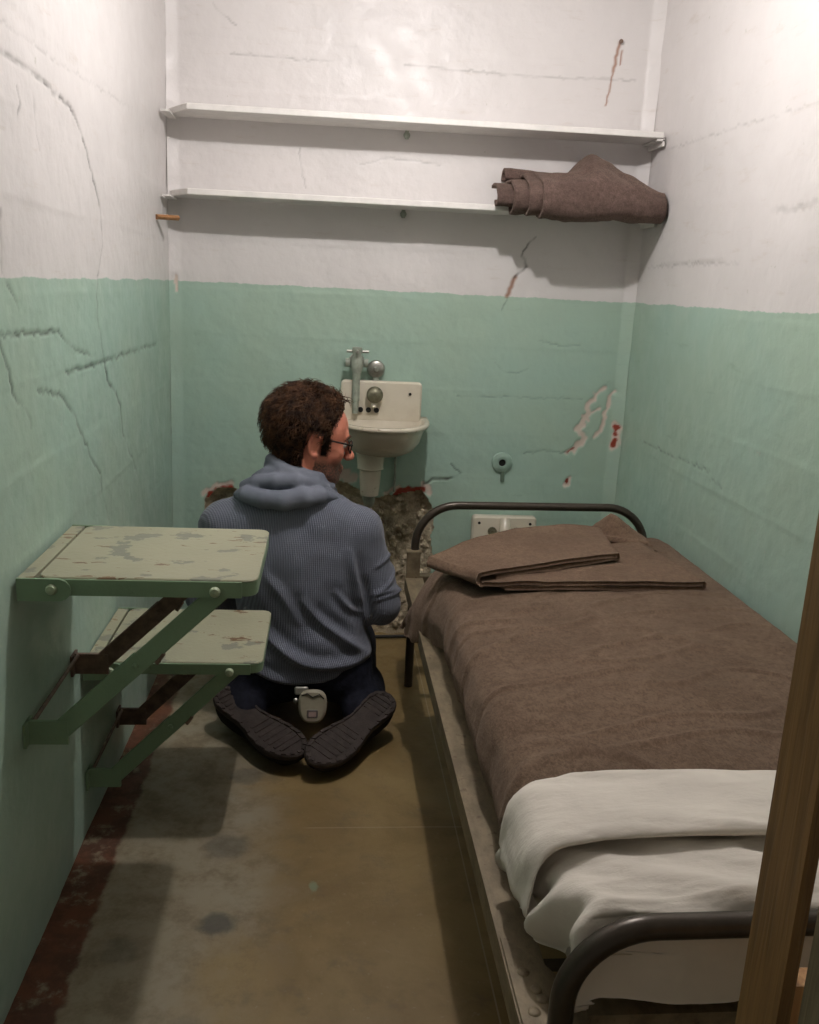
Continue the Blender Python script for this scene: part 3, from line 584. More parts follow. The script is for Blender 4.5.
for y in (YF + .022, YH - .03):
    mb = MB(); mb.box((.762, y, ZR - .0005), (XR, y + .035, ZR + .004)); mb.box((.762, y, ZR - .045), (XR, y + .005, ZR)); mb.build('end_rail', M_RAIL, bed)
mb = MB(); mb.prism([(.757, YF + .004), (.84, YF + .004), (.84, YF + .05), (.80, YF + .12), (.757, YF + .16)], ZR, ZR + .0045, .001); mb.build('corner_plate', M_RAIL, bed)
for x, y in ((.775, -2.06), (.79, -2.105), (.775, -2.125), (.815, -2.115), (.785, -2.09)): MB().lathe([(.0085, .0), (.008, .0012), (.005, .0024), (0, .0026)], (x, y, ZR + .004), (0, 0, 1), 10).build('rivet', M_RAIL, bed, auto=60)
mb = MB(); mb.box((.757, YH - .035, ZR - .05), (.798, YH - .028, ZR + .075)); mb.box((.757, YH - .035, ZR + .0752), (.80, YH + .012, ZR + .080)); mb.build('head_bracket', M_RAIL, bed)
for k in range(9):
    y = -2.03 + k * .18; MB().bar((.79, y, ZR - .012), (XR - .02, y, ZR - .012), .022, .003, (0, 1, 0)).build('spring_strap', M_BEDTUBE, bed)
# bedding: a cross-section path around the mattress, in (x, z), from the left hem over the top to the wall
MY0, MY1 = -2.125, -.46          # mattress foot and head
def topz(y): return .503 + .012 * np.sin((y + 2.1) * 1.9)
def section(off, zl, n):
    """returns s->(x,z) sampled n points: left hem (height zl) - up - across - down at wall"""
    xl, xr = .813 - off, 1.508
    P = arc_path([(xl, 0, zl), (xl - .020, 0, .44), (xl - .002, 0, .510 + off), (1.10, 0, .530 + off), (xr - .012, 0, .534 + off), (xr, 0, .47)], .05, 6)
    P = np.array([(p.x, p.z) for p in P]); s = np.concatenate([[0], np.cumsum(np.hypot(*np.diff(P, axis=0).T))]); t = np.linspace(0, s[-1], n)
    return np.interp(t, s, P[:, 0]), np.interp(t, s, P[:, 1]), t
def bedcloth(name, off, zl, y0, y1, n, m, th, mt, amp, seed, hem=.01, endround=0., fine=.0, parent=None):
    x, z, t = section(off, zl, n); ys = np.linspace(y0, y1, m); X = np.repeat(x[:, None], m, 1); Z = np.repeat(z[:, None], m, 1); Y = np.repeat(ys[None, :], n, 0); T = np.repeat(t[:, None], m, 1)
    nx = np.gradient(x); nz = np.gradient(z); L = np.hypot(nx, nz); N = np.stack([-nz / L, nx / L], -1)
    nf = amp * fbm(xyz(T * 1.0, Y * 1.6, T * 0), 5, 4, seed) + fine * fbm(xyz(T * 2.5, Y, T * 0), 18, 3, seed + 5)
    side = np.clip(1 - T / .15, 0, 1)
    nf = nf + side * .003 * np.sin(Y * 31 + 3 * vnoise(xyz(Y, Y * 0, Y * 0), 6, seed)) * np.clip(amp / .004, 0, 1.2)
    wr = np.abs(fbm(xyz(T * .8 + Y * .5, Y * 1.9 - T * .4, T * 0), 4.5, 2, seed + 8)); nf = (nf + 1.1 * amp * np.exp(-(wr / .10) ** 2) - .4 * amp) * (1 - .85 * np.clip((X - 1.38) / .10, 0, 1))
    X = X + N[:, None, 0] * nf; Z = Z + N[:, None, 1] * nf
    Z -= hem * vnoise(xyz(Y * 7, Y * 0, Y * 0), 1, seed + 2) * np.clip(1 - T / .10, 0, 1)
    if endround: Z -= endround * np.clip((Y - (y1 - .10)) / .10, 0, 1) ** 2.2 * np.clip((Z - .40) / .1, 0, 1)
    X = np.minimum(X, W - .012)
    return X, Y, Z
def smooth_grid(mt, G, th, name, label, cat, parent=None):
    o = sheet(name, G, th, mt, parent, True); return tag(o, label, cat) if label else o
mb = MB(); mb.prism([(.845, MY0 + .012), (1.46, MY0 + .012), (1.495, MY0 + .05), (1.495, -.66), (1.45, -.61), (1.28, -.60), (.90, -.84), (.83, -.90), (.825, MY0 + .04)], ZR + .008, .495, .03); tag(mb.build('mattress', M_MATT, None, auto=50), 'thin pale mattress on the cot under the sheet and blanket', 'mattress')
X, Y, Z = bedcloth('wool_blanket', .010, .388, -1.96, -.435, 150, 230, .006, M_WOOL, .0045, 11, .006, 0, .0012)
# the head end is skewed: it stops short at the left, and its left corner hangs over the rail
end = -.74 + .215 * np.clip((X - .80) / .50, 0, 1); V01 = (Y + 1.96) / (1.96 - .435); Y = -1.96 + (end + 1.96) * V01
tail = np.clip((Y - end + .07) / .07, 0, 1); Z -= .085 * tail ** 2.4 * np.clip((Z - .40) / .08, 0, 1)
Z -= .03 * np.clip((X - 1.44) / .07, 0, 1) ** 2 * np.clip((Y + .66) / .12, 0, 1) ** 1.5
hd = np.clip((Y + 1.10) / .38, 0, 1); hd = hd * hd * (3 - 2 * hd); lowf = np.clip((.50 - Z) / .11, 0, 1); X -= .072 * hd * lowf; Z -= .085 * hd * lowf ** 1.5
smooth_grid(M_WOOL, np.stack([X, Y, Z], -1), .006, 'wool_blanket', 'brown wool blanket spread flat over the cot mattress', 'blanket')
# white bottom sheet at the foot: wraps the mattress and hangs at the foot and left side
x, z, t = section(.004, .405, 120); m = 120; ys = np.linspace(0, 1, m)
yt, zt_ = [], []
pth = arc_path([(0, -1.90, 0), (0, -2.138, 0), (0, -2.142, -.125)], .035, 8); pth = np.array([(p.y, p.z) for p in pth]); s_ = np.concatenate([[0], np.cumsum(np.hypot(*np.diff(pth, axis=0).T))]); tt = np.linspace(0, s_[-1], m)
py, pz = np.interp(tt, s_, pth[:, 0]), np.interp(tt, s_, pth[:, 1])
X = np.repeat(x[:, None], m, 1); Y = np.repeat(py[None, :], 120, 0); T = np.repeat(t[:, None], m, 1); TT = np.repeat(tt[None, :], 120, 0)
Z = np.repeat(z[:, None], m, 1); drop = np.repeat(pz[None, :], 120, 0); side = np.clip(1 - T / .16, 0, 1); Z = np.maximum(Z + drop, .385 + 0 * Z - .0) * (drop < -.002) + Z * (drop >= -.002)
nz_ = fbm(xyz(T * 1.1, TT * 2.0, T * 0), 8, 4, 31)
Z += .004 * nz_ - .005 * np.abs(fbm(xyz(T * .8 + TT, TT * 2.6 - T, T * 0), 10, 3, 36)) * (drop > -.03) + .003 * np.sin((X * .9 + Y * 1.7) * 42 + 4 * vnoise(xyz(X, Y, X * 0), 5, 32)) * np.clip((X - .82) / .1, 0, 1) * (drop > -.03)
X += side * (.022 * np.sin(Y * 80 + .6 + Z * 12) + .012 * np.sin(Y * 130 + Z * 60) + .010 * fbm(xyz(Y * 3, Z * 3, Y), 7, 3, 33)) + .035 * np.clip((-Y - 2.03) / .11, 0, 1) * side
Y += (drop < -.01) * (.004 * np.sin(X * 38) + .004 * fbm(xyz(X, Z, X), 9, 3, 34))
Z += (drop < -.06) * .010 * np.sin(X * 16 + .6) 
X = np.minimum(X, W - .012)
smooth_grid(M_COTTON, np.stack([X, Y, Z], -1), .003, 'bottom_sheet', 'off-white cotton sheet over the foot end of the mattress, crumpled at its left corner', 'sheet')
# folded-down top sheet lying over the blanket: a flattened loop across the bed
n_s, n_l = 150, 44
x, z, t = section(.020, .445, n_s); ang = np.linspace(0, 2 * math.pi, n_l)
T = np.repeat(t[:, None], n_l, 1); A = np.repeat(ang[None, :], n_s, 0); X0 = np.repeat(x[:, None], n_l, 1); Z0 = np.repeat(z[:, None], n_l, 1)
nx = np.gradient(x); nz = np.gradient(z); L = np.hypot(nx, nz); N = np.stack([-nz / L, nx / L], -1)
yc = -1.945 - .030 * np.clip((T - .2) / .6, 0, 1) + .006 * np.sin(T * 7) - .03 * np.clip(1 - T / .18, 0, 1) - .0; hw = .078 + .005 * vnoise(xyz(T * 4, T * 0, T * 0), 1, 41)
cy_ = np.sign(np.cos(A)) * np.abs(np.cos(A)) ** .55; hh = .0075 * np.sin(A)
Y = yc + hw * cy_ + .004 * vnoise(xyz(T * 9, A * .3, T * 0), 1, 43)
off = hh + (.0050 * fbm(xyz(T * .9, Y * 3.6, T * 0), 9, 4, 42) + .0065 * np.abs(fbm(xyz(T * .6 + Y, Y * 5 + T, T * 0), 11, 3, 47)) + .002 * np.sin(T * 26 + Y * 60)) * np.clip(np.sin(A) + .3, 0, 1)
X = np.minimum(X0 + N[:, None, 0] * off, W - .010); Z = Z0 + N[:, None, 1] * off
G = np.stack([X, Y, Z], -1); q = gridq(n_s, n_l); V = G.reshape(-1, 3)
i = np.arange(n_s * n_l).reshape(n_s, n_l)
me = npmesh('top_sheet', V, q[:, ::-1]); tag(link('top_sheet', me, M_COTTON), 'off-white sheet folded back in a band over the brown cot blanket', 'sheet')
# folded blanket at the far end
def fold_ribbon():
    LB, LF, RF, RB = np.array([.768, -.89]), np.array([.862, -1.075]), np.array([1.250, -.895]), np.array([1.272, -.66]); R2F, R2B = np.array([1.415, -1.045]), np.array([1.372, -.70]); MB_ = np.array([1.06, -.50])
    S_, Lv, Bl = [], [], []
    def seg(a, b, l0, l1, n, b0, b1):
        for k in range(n): t = k / n; S_.append(a + (b - a) * t); Lv.append(l0 + (l1 - l0) * t); Bl.append(b0 + (b1 - b0) * t)
    seg(.12, .985, -1, -1, 26, 0, 0)
    for k in range(8): a = math.pi * k / 8; S_.append(.985 + .015 * math.sin(a)); Lv.append(-.5 - .5 * math.cos(a)); Bl.append(0)
    seg(.985, .03, 0, 0, 30, 0, 0)
    for k in range(8): a = math.pi * k / 8; S_.append(.03 - .03 * math.sin(a)); Lv.append(1.0 - 1.0 * math.cos(a)); Bl.append(k / 8)
    seg(.03, .97, 2, 2, 30, 1, 1)
    for k in range(8): a = math.pi * k / 8; S_.append(.97 + .025 * math.sin(a)); Lv.append(1.5 + .5 * math.cos(a)); Bl.append(1)
    seg(.97, .09, 1, 1, 28, 1, 1)
    S_, Lv, Bl = np.array(S_), np.array(Lv), np.array(Bl); m = 46; t = np.linspace(0, 1, m)
    s, l, b = S_[:, None], Lv[:, None], Bl[:, None]; T = t[None, :]
    def plan(F0, F1, B0, B1): 
        f = F0 + (F1 - F0) * s[..., None]; k = B0 + (B1 - B0) * s[..., None]; return f + (k - f) * T[..., None]
    lowp = plan(LF, R2F, LB, R2B); 
    upp = plan(LF, RF, LB, RB); bow = (6.75 * np.clip(s, 0, 1) ** 2 * (1 - np.clip(s, 0, 1)) * T)[..., None]; upp = upp + bow * np.array([-.01, .075])
    p = lowp + (upp - lowp) * b[..., None]
    hgt = .5610 + l * .0118 + .006 * fbm(xyz(p[..., 0], p[..., 1], l + 0 * T), 7, 3, 51)
    hgt = hgt + b * .003 * np.sin(math.pi * np.clip(s, 0, 1)) * T * (l / 2) + .006 * np.clip(T - .7, 0, 1) * l
    # follow the bed top, droop at the left edge
    hgt += -.022 * np.clip((.86 - p[..., 0]) / .09, 0, 1) + .004 * (p[..., 0] - 1.1) + .03 * np.clip((p[..., 1] + .60) / .12, 0, 1) ** 2 * 0
    return np.stack([p[..., 0], p[..., 1], hgt], -1)
fb = empty('folded_blanket', (1.08, -.8, .545), 'spare brown wool blanket folded in loose layers on the far end of the cot', 'blanket')
sheet('folded_layers', fold_ribbon(), .0105, M_WOOL2, fb, True)
# the flap standing up behind and the small rolled edge on the right
u = np.linspace(0, 1, 24); U, Vv = np.meshgrid(u, u, indexing='ij')
gx = 1.255 + .165 * U; pk = np.clip(1 - np.abs(U - .36 - .1 * Vv) / np.where(U < .36 + .1 * Vv, .36, .64), 0, 1)
G = np.stack([gx, -.635 + .14 * Vv - .09 * U, .540 + .072 * pk * np.sin(math.pi * (.05 + .90 * Vv ** 1.6)) ** .8 + .003 * fbm(xyz(gx, Vv, U), 9, 2, 3)], -1); sheet('raised_flap', G, .008, M_WOOL2, fb, True)
G = np.stack([1.27 + .125 * U, -.63 - .07 * U - .012 * np.cos(Vv * 5), .553 + .009 * np.sin(Vv * 5) + .003 * U], -1); sheet('turned_edge', G, .007, M_WOOL2, fb, True)

# ------------------------------------------------------------------ cable on the floor at the back wall
mb = MB(); mb.tube([(.46, -.03, .007), (.56, -.04, .007), (.68, -.035, .007), (.80, -.028, .008), (.92, -.035, .007), (1.0, -.03, .007)], .0062, 8); tag(mb.build('black_cable', M_CABLE, None, True), 'black cable lying on the floor along the foot of the back wall', 'cable')

# ------------------------------------------------------------------ timber posts at the cell front
def post(name, x0, x1, y0, y1, m, label):
    mb = MB(); mb.prism([(x0, y0), (x1, y0), (x1, y1), (x0, y1)], 0, H, .002); return tag(mb.build(name, m), label, 'post')
post('timber_post', .9085, .9205, -2.396, -2.333, M_WOOD, 'brown upright timber post in the right foreground in front of the cot foot')
post('timber_post', .898, .945, -2.475, -2.44, M_WOOD2, 'grey-brown timber post at the right edge, nearest the viewer')
mb = MB(); mb.box((.9207, -2.394, .50), (1.30, -2.372, .645)); tag(mb.build('timber_rail', M_WOOD3), 'timber crosspiece coloured as if lit orange, glimpsed between the two posts', 'rail')

# ------------------------------------------------------------------ the kneeling man: signed-distance volumes meshed with surface nets
class Vol:
    def __init__(s, lo, hi, h):
        s.lo = np.array(lo, float); s.h = h; s.n = np.ceil((np.array(hi) - s.lo) / h).astype(int) + 1
        s.ax = [s.lo[i] + h * np.arange(s.n[i]) for i in range(3)]; s.d = np.full(s.n, 1.0, np.float32)
    def sub(s, lo, hi):
        a = np.clip(np.floor((np.array(lo) - s.lo) / s.h).astype(int), 0, s.n); b = np.clip(np.ceil((np.array(hi) - s.lo) / s.h).astype(int) + 1, 0, s.n)
        sl = tuple(slice(i, j) for i, j in zip(a, b)); X = s.ax[0][sl[0]][:, None, None]; Y = s.ax[1][sl[1]][None, :, None]; Z = s.ax[2][sl[2]][None, None, :]
        return sl, X, Y, Z
    def op(s, sl, e, k, cut=False):
        d = s.d[sl]; e = e.astype(np.float32)
        if cut: hh = np.clip(.5 - .5 * (d + e) / k, 0, 1); s.d[sl] = d * (1 - hh) + (-e) * hh + k * hh * (1 - hh)
        else: hh = np.maximum(k - np.abs(d - e), 0) / k; s.d[sl] = np.minimum(d, e) - hh * hh * k * .25
    def cap(s, a, b, ra, rb=None, k=.03, cut=False):
        rb = ra if rb is None else rb; a = np.array(a, float); b = np.array(b, float); p = max(ra, rb) + k + 3 * s.h
        sl, X, Y, Z = s.sub(np.minimum(a, b) - p, np.maximum(a, b) + p); v = b - a; L = v @ v + 1e-12
        t = np.clip(((X - a[0]) * v[0] + (Y - a[1]) * v[1] + (Z - a[2]) * v[2]) / L, 0, 1)
        s.op(sl, np.sqrt((X - a[0] - t * v[0]) ** 2 + (Y - a[1] - t * v[1]) ** 2 + (Z - a[2] - t * v[2]) ** 2) - (ra + (rb - ra) * t), k, cut)
    def chain(s, pts, r, k=.03):
        rr = r if hasattr(r, '__len__') else [r] * len(pts)
        for i in range(len(pts) - 1): s.cap(pts[i], pts[i + 1], rr[i], rr[i + 1], k)
    def ell(s, c, r, M=None, k=.03, cut=False, grow=0.):
        c = np.array(c, float); r = np.array(r, float) + grow; p = max(r) + k + 3 * s.h; sl, X, Y, Z = s.sub(c - p, c + p)
        q = [X - c[0], Y - c[1], Z - c[2]]
        if M is not None: q = [M[i][0] * q[0] + M[i][1] * q[1] + M[i][2] * q[2] for i in range(3)]
        k0 = np.sqrt((q[0] / r[0]) ** 2 + (q[1] / r[1]) ** 2 + (q[2] / r[2]) ** 2); k1 = np.sqrt((q[0] / r[0] ** 2) ** 2 + (q[1] / r[1] ** 2) ** 2 + (q[2] / r[2] ** 2) ** 2) + 1e-9
        s.op(sl, k0 * (k0 - 1) / k1, k, cut)
    def plane(s, n, c, k=.006):
        """keeps the side where n.x < c"""
        e = n[0] * s.ax[0][:, None, None] + n[1] * s.ax[1][None, :, None] + n[2] * s.ax[2][None, None, :] - c
        hh = np.maximum(k - np.abs(s.d - e), 0) / k; s.d = (np.maximum(s.d, e) + hh * hh * k * .25).astype(np.float32)
    def noise(s, sc, amp, seed, o=3, st=4):
        """coarse noise sampled on every st-th node and interpolated"""
        A = [a[::st] for a in s.ax]; G = amp * fbm(xyz(A[0][:, None, None], A[1][None, :, None], A[2][None, None, :]), sc, o, seed)
        for i in range(3):
            n = s.n[i]; x = np.arange(n) / st; j = np.minimum(x.astype(int), G.shape[i] - 1); j2 = np.minimum(j + 1, G.shape[i] - 1); w = (x - j); w = w.reshape([-1 if q == i else 1 for q in range(3)])
            G = np.take(G, j, i) * (1 - w) + np.take(G, j2, i) * w
        s.d += G.astype(np.float32)
    def mesh(s, relax=3):
        d = s.d; ins = d < 0; n = np.array(d.shape) - 1
        cnt = np.zeros(n, np.int8)
        for dx in (0, 1):
            for dy in (0, 1):
                for dz in (0, 1): cnt += ins[dx:n[0] + dx, dy:n[1] + dy, dz:n[2] + dz]
        act = (cnt > 0) & (cnt < 8); idx = np.full(n, -1, np.int64); C = np.argwhere(act); idx[act] = np.arange(len(C))
        P = np.zeros((len(C), 3)); w = np.zeros(len(C)); cs = [(a, b, c) for a in (0, 1) for b in (0, 1) for c in (0, 1)]
        for a in cs:
            for axi in range(3):
                if a[axi]: continue
                b = list(a); b[axi] = 1; va = d[C[:, 0] + a[0], C[:, 1] + a[1], C[:, 2] + a[2]]; vb = d[C[:, 0] + b[0], C[:, 1] + b[1], C[:, 2] + b[2]]
                m = (va < 0) != (vb < 0); t = np.where(m, va / np.where(m, va - vb, 1), 0); q = np.tile(np.array(a, float), (len(C), 1)); q[:, axi] += t; P[m] += q[m]; w[m] += 1
        V = s.lo + s.h * (C + P / w[:, None]); Q = []
        for axi in range(3):
            o = [i for i in range(3) if i != axi]; sl0 = [slice(1, -1)] * 3; sl1 = [slice(1, -1)] * 3; sl0[axi] = slice(0, -1); sl1[axi] = slice(1, None)
            A, B = ins[tuple(sl0)], ins[tuple(sl1)]; ch = np.argwhere(A != B); base = ch.copy()
            for i in o: base[:, i] += 1
            flip = A[tuple(ch.T)]; f = []
            for da, db in ((0, 0), (1, 0), (1, 1), (0, 1)):
                c = base.copy(); c[:, o[0]] -= da; c[:, o[1]] -= db; f.append(idx[tuple(c.T)])
            f = np.stack(f, -1)
            if axi == 1: flip = ~flip
            f[~flip] = f[~flip][:, ::-1]; Q.append(f)
        Q = np.concatenate(Q)
        for _ in range(relax):      # light Laplacian smoothing
            acc = np.zeros_like(V); c = np.zeros(len(V))
            for i in range(4): np.add.at(acc, Q[:, i], V[Q[:, (i + 1) % 4]]); np.add.at(acc, Q[:, (i + 1) % 4], V[Q[:, i]]); np.add.at(c, Q[:, i], 1); np.add.at(c, Q[:, (i + 1) % 4], 1)
            V = V * .5 + .5 * acc / c[:, None]
        return V, Q
# joints
PEL = (.462, -.60, .175); WAIST = (.452, -.615, .31); CHEST = (.428, -.605, .46)
SHR, ELR, WRR = (.600, -.600, .548), (.672, -.605, .335), (.575, -.40, .262)
SHL, ELL, WRL = (.245, -.605, .555), (.185, -.585, .345), (.315, -.385, .262)
HIPR, KNR, ANR = (.555, -.61, .185), (.610, -.235, .085), (.640, -.675, .075)
HIPL, KNL, ANL = (.370, -.61, .185), (.330, -.235, .085), (.292, -.670, .075)
# head frame
HA, HT = math.radians(13), math.radians(9); HC = np.array([.466, -.565, .801])
hF = np.array([math.cos(HA) * math.cos(HT), math.sin(HA) * math.cos(HT), -math.sin(HT)]); hU = np.array([math.cos(HA) * math.sin(HT), math.sin(HA) * math.sin(HT), math.cos(HT)]); hL = np.cross(hU, hF)
HM = np.array([hF, hL, hU])
def hp(f, l, u): return HC + hF * f + hL * l + hU * u
def body_torso(v, g, k=.05):
    v.ell(PEL, (.165, .115, .10), None, k, grow=g); v.ell(WAIST, (.160, .098, .15), None, k, grow=g); v.ell(CHEST, (.180, .112, .15), None, k, grow=g)
    v.cap(SHR, SHL, .058 + g, .058 + g, k); v.cap((.50, -.60, .585), (.43, -.60, .66), .06 + g, .055 + g, k); v.cap((.34, -.605, .59), (.42, -.60, .66), .06 + g, .055 + g, k)
def body_arm(v, S_, E_, W_, g, k=.03):
    v.cap(S_, E_, .054 + g, .043 + g, k); v.cap(E_, W_, .043 + g, .029 + g, k)
def body_legs(v, g, k=.035):
    for Hh, K, A in ((HIPR, KNR, ANR), (HIPL, KNL, ANL)):
        v.cap(Hh, K, .088 + g, .064 + g, k); v.cap((K[0], K[1], .070), (A[0], A[1], A[2]), .056 + g, .040 + g, k)
bv = Vol((.10, -1.0, 0.0), (.78, -.13, .96), .0036)
body_torso(bv, -.004); body_arm(bv, SHR, ELR, WRR, 0); body_arm(bv, SHL, ELL, WRL, 0); body_legs(bv, -.004)
for A, toe in ((ANR, (.545, -.885, .032)), (ANL, (.405, -.865, .032))): bv.cap((A[0], A[1] - .03, .055), toe, .026, .020, .02)
bv.cap((.445, -.585, .745), (.428, -.605, .62), .056, .062, .03)
# head
E = lambda c, r, k=.02, cut=False, M=None: bv.ell(hp(*c), r, HM if M is None else M, k, cut)
E((-.012, 0, .030), (.100, .076, .088), .03); E((.034, 0, .032), (.060, .063, .064), .03); E((.040, 0, -.040), (.054, .056, .075), .03); E((.046, 0, -.088), (.044, .045, .034), .025)
E((.083, 0, -.104), (.016, .020, .015), .02)
for sd in (-1, 1):
    bv.cap(hp(-.002, sd * .056, -.045), hp(.066, sd * .020, -.102), .016, .014, .025); E((.064, sd * .036, -.028), (.024, .022, .020), .02)
    E((.102, sd * .031, .000), (.016, .016, .012), .010, True); E((.109, sd * .0105, -.040), (.009, .007, .007), .006)
    # ear: rim, shell hollow, lobe
    pts = [hp(.006 + .017 * math.cos(a) * 1.0 - .010, sd * (.079 + .006 * (1 - math.cos(a)) * .5), -.004 + .030 * math.sin(a)) for a in np.linspace(-2.2, 2.5, 12)][::-1]
    E((-.004, sd * .077, -.006), (.016, .007, .027), .008); pts2 = [hp(-.003 - .018 * math.cos(a), sd * .084, -.004 + .031 * math.sin(a)) for a in np.linspace(-1.9, 2.5, 12)]
    bv.chain(pts2, .0042, .005); E((.002, sd * .0875, -.008), (.009, .006, .016), .004, True); E((.002, sd * .080, -.036), (.008, .006, .009), .006)
bv.cap(hp(.088, -.030, .020), hp(.088, .030, .020), .011, .011, .014); bv.cap(hp(.094, 0, .006), hp(.121, 0, -.034), .0068, .0115, .012)
bv.cap(hp(.094, -.019, -.066), hp(.094, .019, -.066), .0065, .0065, .010); bv.cap(hp(.092, -.016, -.078), hp(.092, .016, -.078), .0075, .0075, .010); bv.cap(hp(.106, -.020, -.072), hp(.106, .020, -.072), .003, .003, .003, True)
# hands resting on the thighs: palm, four unequal bent fingers and a thumb
def hand(v, Wr, fwd, side, sgn):
    f = np.array(fwd, float); f /= np.linalg.norm(f); s = np.array(side, float) * sgn; s -= f * (s @ f); s /= np.linalg.norm(s); n = np.cross(f, s) * sgn; n = n if n[2] > 0 else -n; w = np.array(Wr)
    palm = w + f * .055; v.ell(palm, (.048, .040, .014), np.array([f, s, n]), .012); v.cap(w, palm, .026, .018, .02)
    for i, (o, L) in enumerate(((.030, .072), (.011, .080), (-.009, .074), (-.028, .058))):
        k0 = w + f * (.092 - .006 * abs(i - 1.2)) + s * o + n * .004; k1 = k0 + (f * .92 + s * o * 3 - n * .30) * L * .45; k2 = k1 + (f * .70 - n * .72) * L * .32; k3 = k2 + (f * .45 - n * .88) * L * .27
        v.cap(k0 - f * .02, k1, .0090, .0084, .005); v.cap(k1, k2, .0083, .0076, .004); v.cap(k2, k3, .0075, .0064, .004)
    t0 = w + f * .03 + s * .030; t1 = t0 + f * .032 + s * .026 - n * .006; t2 = t1 + f * .028 + s * .004 - n * .010; v.cap(t0, t1, .0135, .0098, .010); v.cap(t1, t2, .0095, .0078, .005)
hand(bv, WRR, (-.12, 1, -.22), (-1, 0, 0), 1); hand(bv, WRL, (.12, 1, -.22), (1, 0, 0), 1)
bV, bQ = bv.mesh(2)
me = npmesh('person', bV, bQ)
loc = (bV - HC) @ HM.T; f, l, u = loc[:, 0], loc[:, 1], np.array(loc[:, 2]); isH = np.linalg.norm(loc, axis=1) < .17
hairline = np.where(f > .052, .074 + (f - .052) * 1.0, np.where(f > .010, .074 - (.052 - f) * 2.35, np.where(f > -.012, -.025, -.075)))
sideb = (f > .012) & (f < .036) & (u > -.035) & (np.abs(l) > .045)
earz = (np.abs(l) > .066) & (f > -.028) & (f < .018) & (u < .030)
hairm = isH & ((u > hairline) | sideb) & ~earz & (f < .098)
beard = isH & (u < -.040) & (u > -.125) & (f > .004) & ~((np.abs(l) < .012) & (u > -.055)); beard |= isH & (u < -.02) & (u > -.06) & (f > .004) & (f < .03) & (np.abs(l) > .04)
bd = np.where(beard, 1., 0.) * np.clip((-.040 - u) / .02, .2, 1); lipm = isH & (np.abs(u + .073) < .010) & (f > .088) & (np.abs(l) < .022)
attr(me, 'beard', bd * ~lipm); attr(me, 'lip', lipm * .8); attr(me, 'scalp', hairm * 1.0)
person = link('person', me, M_SKIN); tag(person, 'man kneeling on his heels, back to us, in grey-blue knit hoodie and glasses', 'person')
# ---- sweater
sv = Vol((.08, -.80, .06), (.80, -.36, .74), .0042); sg = .016
body_torso(sv, sg, .06); body_arm(sv, SHR, ELR, tuple(np.array(ELR) + .93 * (np.array(WRR) - ELR)), .013, .016); body_arm(sv, SHL, ELL, tuple(np.array(ELL) + .93 * (np.array(WRL) - ELL)), .013, .016)
def bk(px, py, out=0.): return (.273 + .00283 * (px - 237), -.728 - out, .353 - .00304 * (py - 600) + .00014 * (px - 310))
sv.ell((.464, -.622, .205), (.182, .118, .125), None, .05); sv.noise(7, .007, 61, 3); sv.noise(22, .0022, 62, 2)
hem = .150; sv.plane((-.06, 0, -1), -(hem + .06 * .45)); sv.plane((0, .35, 1), .675 - .35 * .6)
V_, Q_ = sv.mesh(2)
def vnormals(V, Q):
    n = np.zeros_like(V); f = np.cross(V[Q[:, 2]] - V[Q[:, 0]], V[Q[:, 3]] - V[Q[:, 1]])
    for i in range(4): np.add.at(n, Q[:, i], f)
    n /= np.linalg.norm(n, axis=1, keepdims=True) + 1e-12; c = V.mean(0)
    return n if ((V - c) * n).sum() > 0 else -n
SN = vnormals(V_, Q_); back = np.clip(-SN[:, 1] * 2, 0, 1) * np.clip((.715 - V_[:, 0]) / .02, 0, 1)
disp = np.zeros(len(V_))
def fold(pts, w, amp, skew=1.0):
    P = [(bk(*p)[0], bk(*p)[2]) for p in pts]
    for _ in range(2): P = [P[0]] + [q for a, b in zip(P[:-1], P[1:]) for q in ((a[0] * .75 + b[0] * .25, a[1] * .75 + b[1] * .25), (a[0] * .25 + b[0] * .75, a[1] * .25 + b[1] * .75))] + [P[-1]]
    d, al = polydist(V_[:, 0], V_[:, 2], P, .09); tot = al[d < 9].max() if (d < 9).any() else 1
    return amp * np.exp(-(d / w) ** 2) * np.clip(np.sin(math.pi * np.clip(al / tot, 0, 1)), 0, 1) ** .6 - .55 * amp * np.exp(-((d - 2.0 * w) / (1.3 * w)) ** 2) * np.sin(math.pi * np.clip(al / tot, 0, 1)).clip(0, 1)
for a in (([(345, 545), (350, 570), (358, 600), (372, 645)], .010, .011), ([(300, 585), (318, 608), (340, 626), (372, 652)], .011, .012), ([(250, 600), (275, 628), (305, 646), (345, 652), (376, 648)], .014, .015),
          ([(238, 640), (265, 658), (300, 664), (350, 660)], .012, .010), ([(330, 580), (345, 600), (362, 612)], .008, .007), ([(262, 560), (285, 585), (300, 612)], .013, .006)): disp += fold(*a)
disp *= back
for z0 in (.452, .425, .398, .374):     # sleeve creases round the right elbow
    d = V_[:, 2] - z0 - .35 * (V_[:, 0] - .68) - .03 * np.sin((V_[:, 1] + .6) * 18 + z0 * 60); disp += .0055 * np.exp(-(d / .007) ** 2) * np.clip((V_[:, 0] - .635) / .03, 0, 1) * np.clip((-.54 - V_[:, 1]) / .03, 0, 1)
V_ = V_ + SN * disp[:, None]
tag(link('sweater', npmesh('sweater', V_, Q_), M_KNIT, person), 'grey-blue rib-knit sweater')
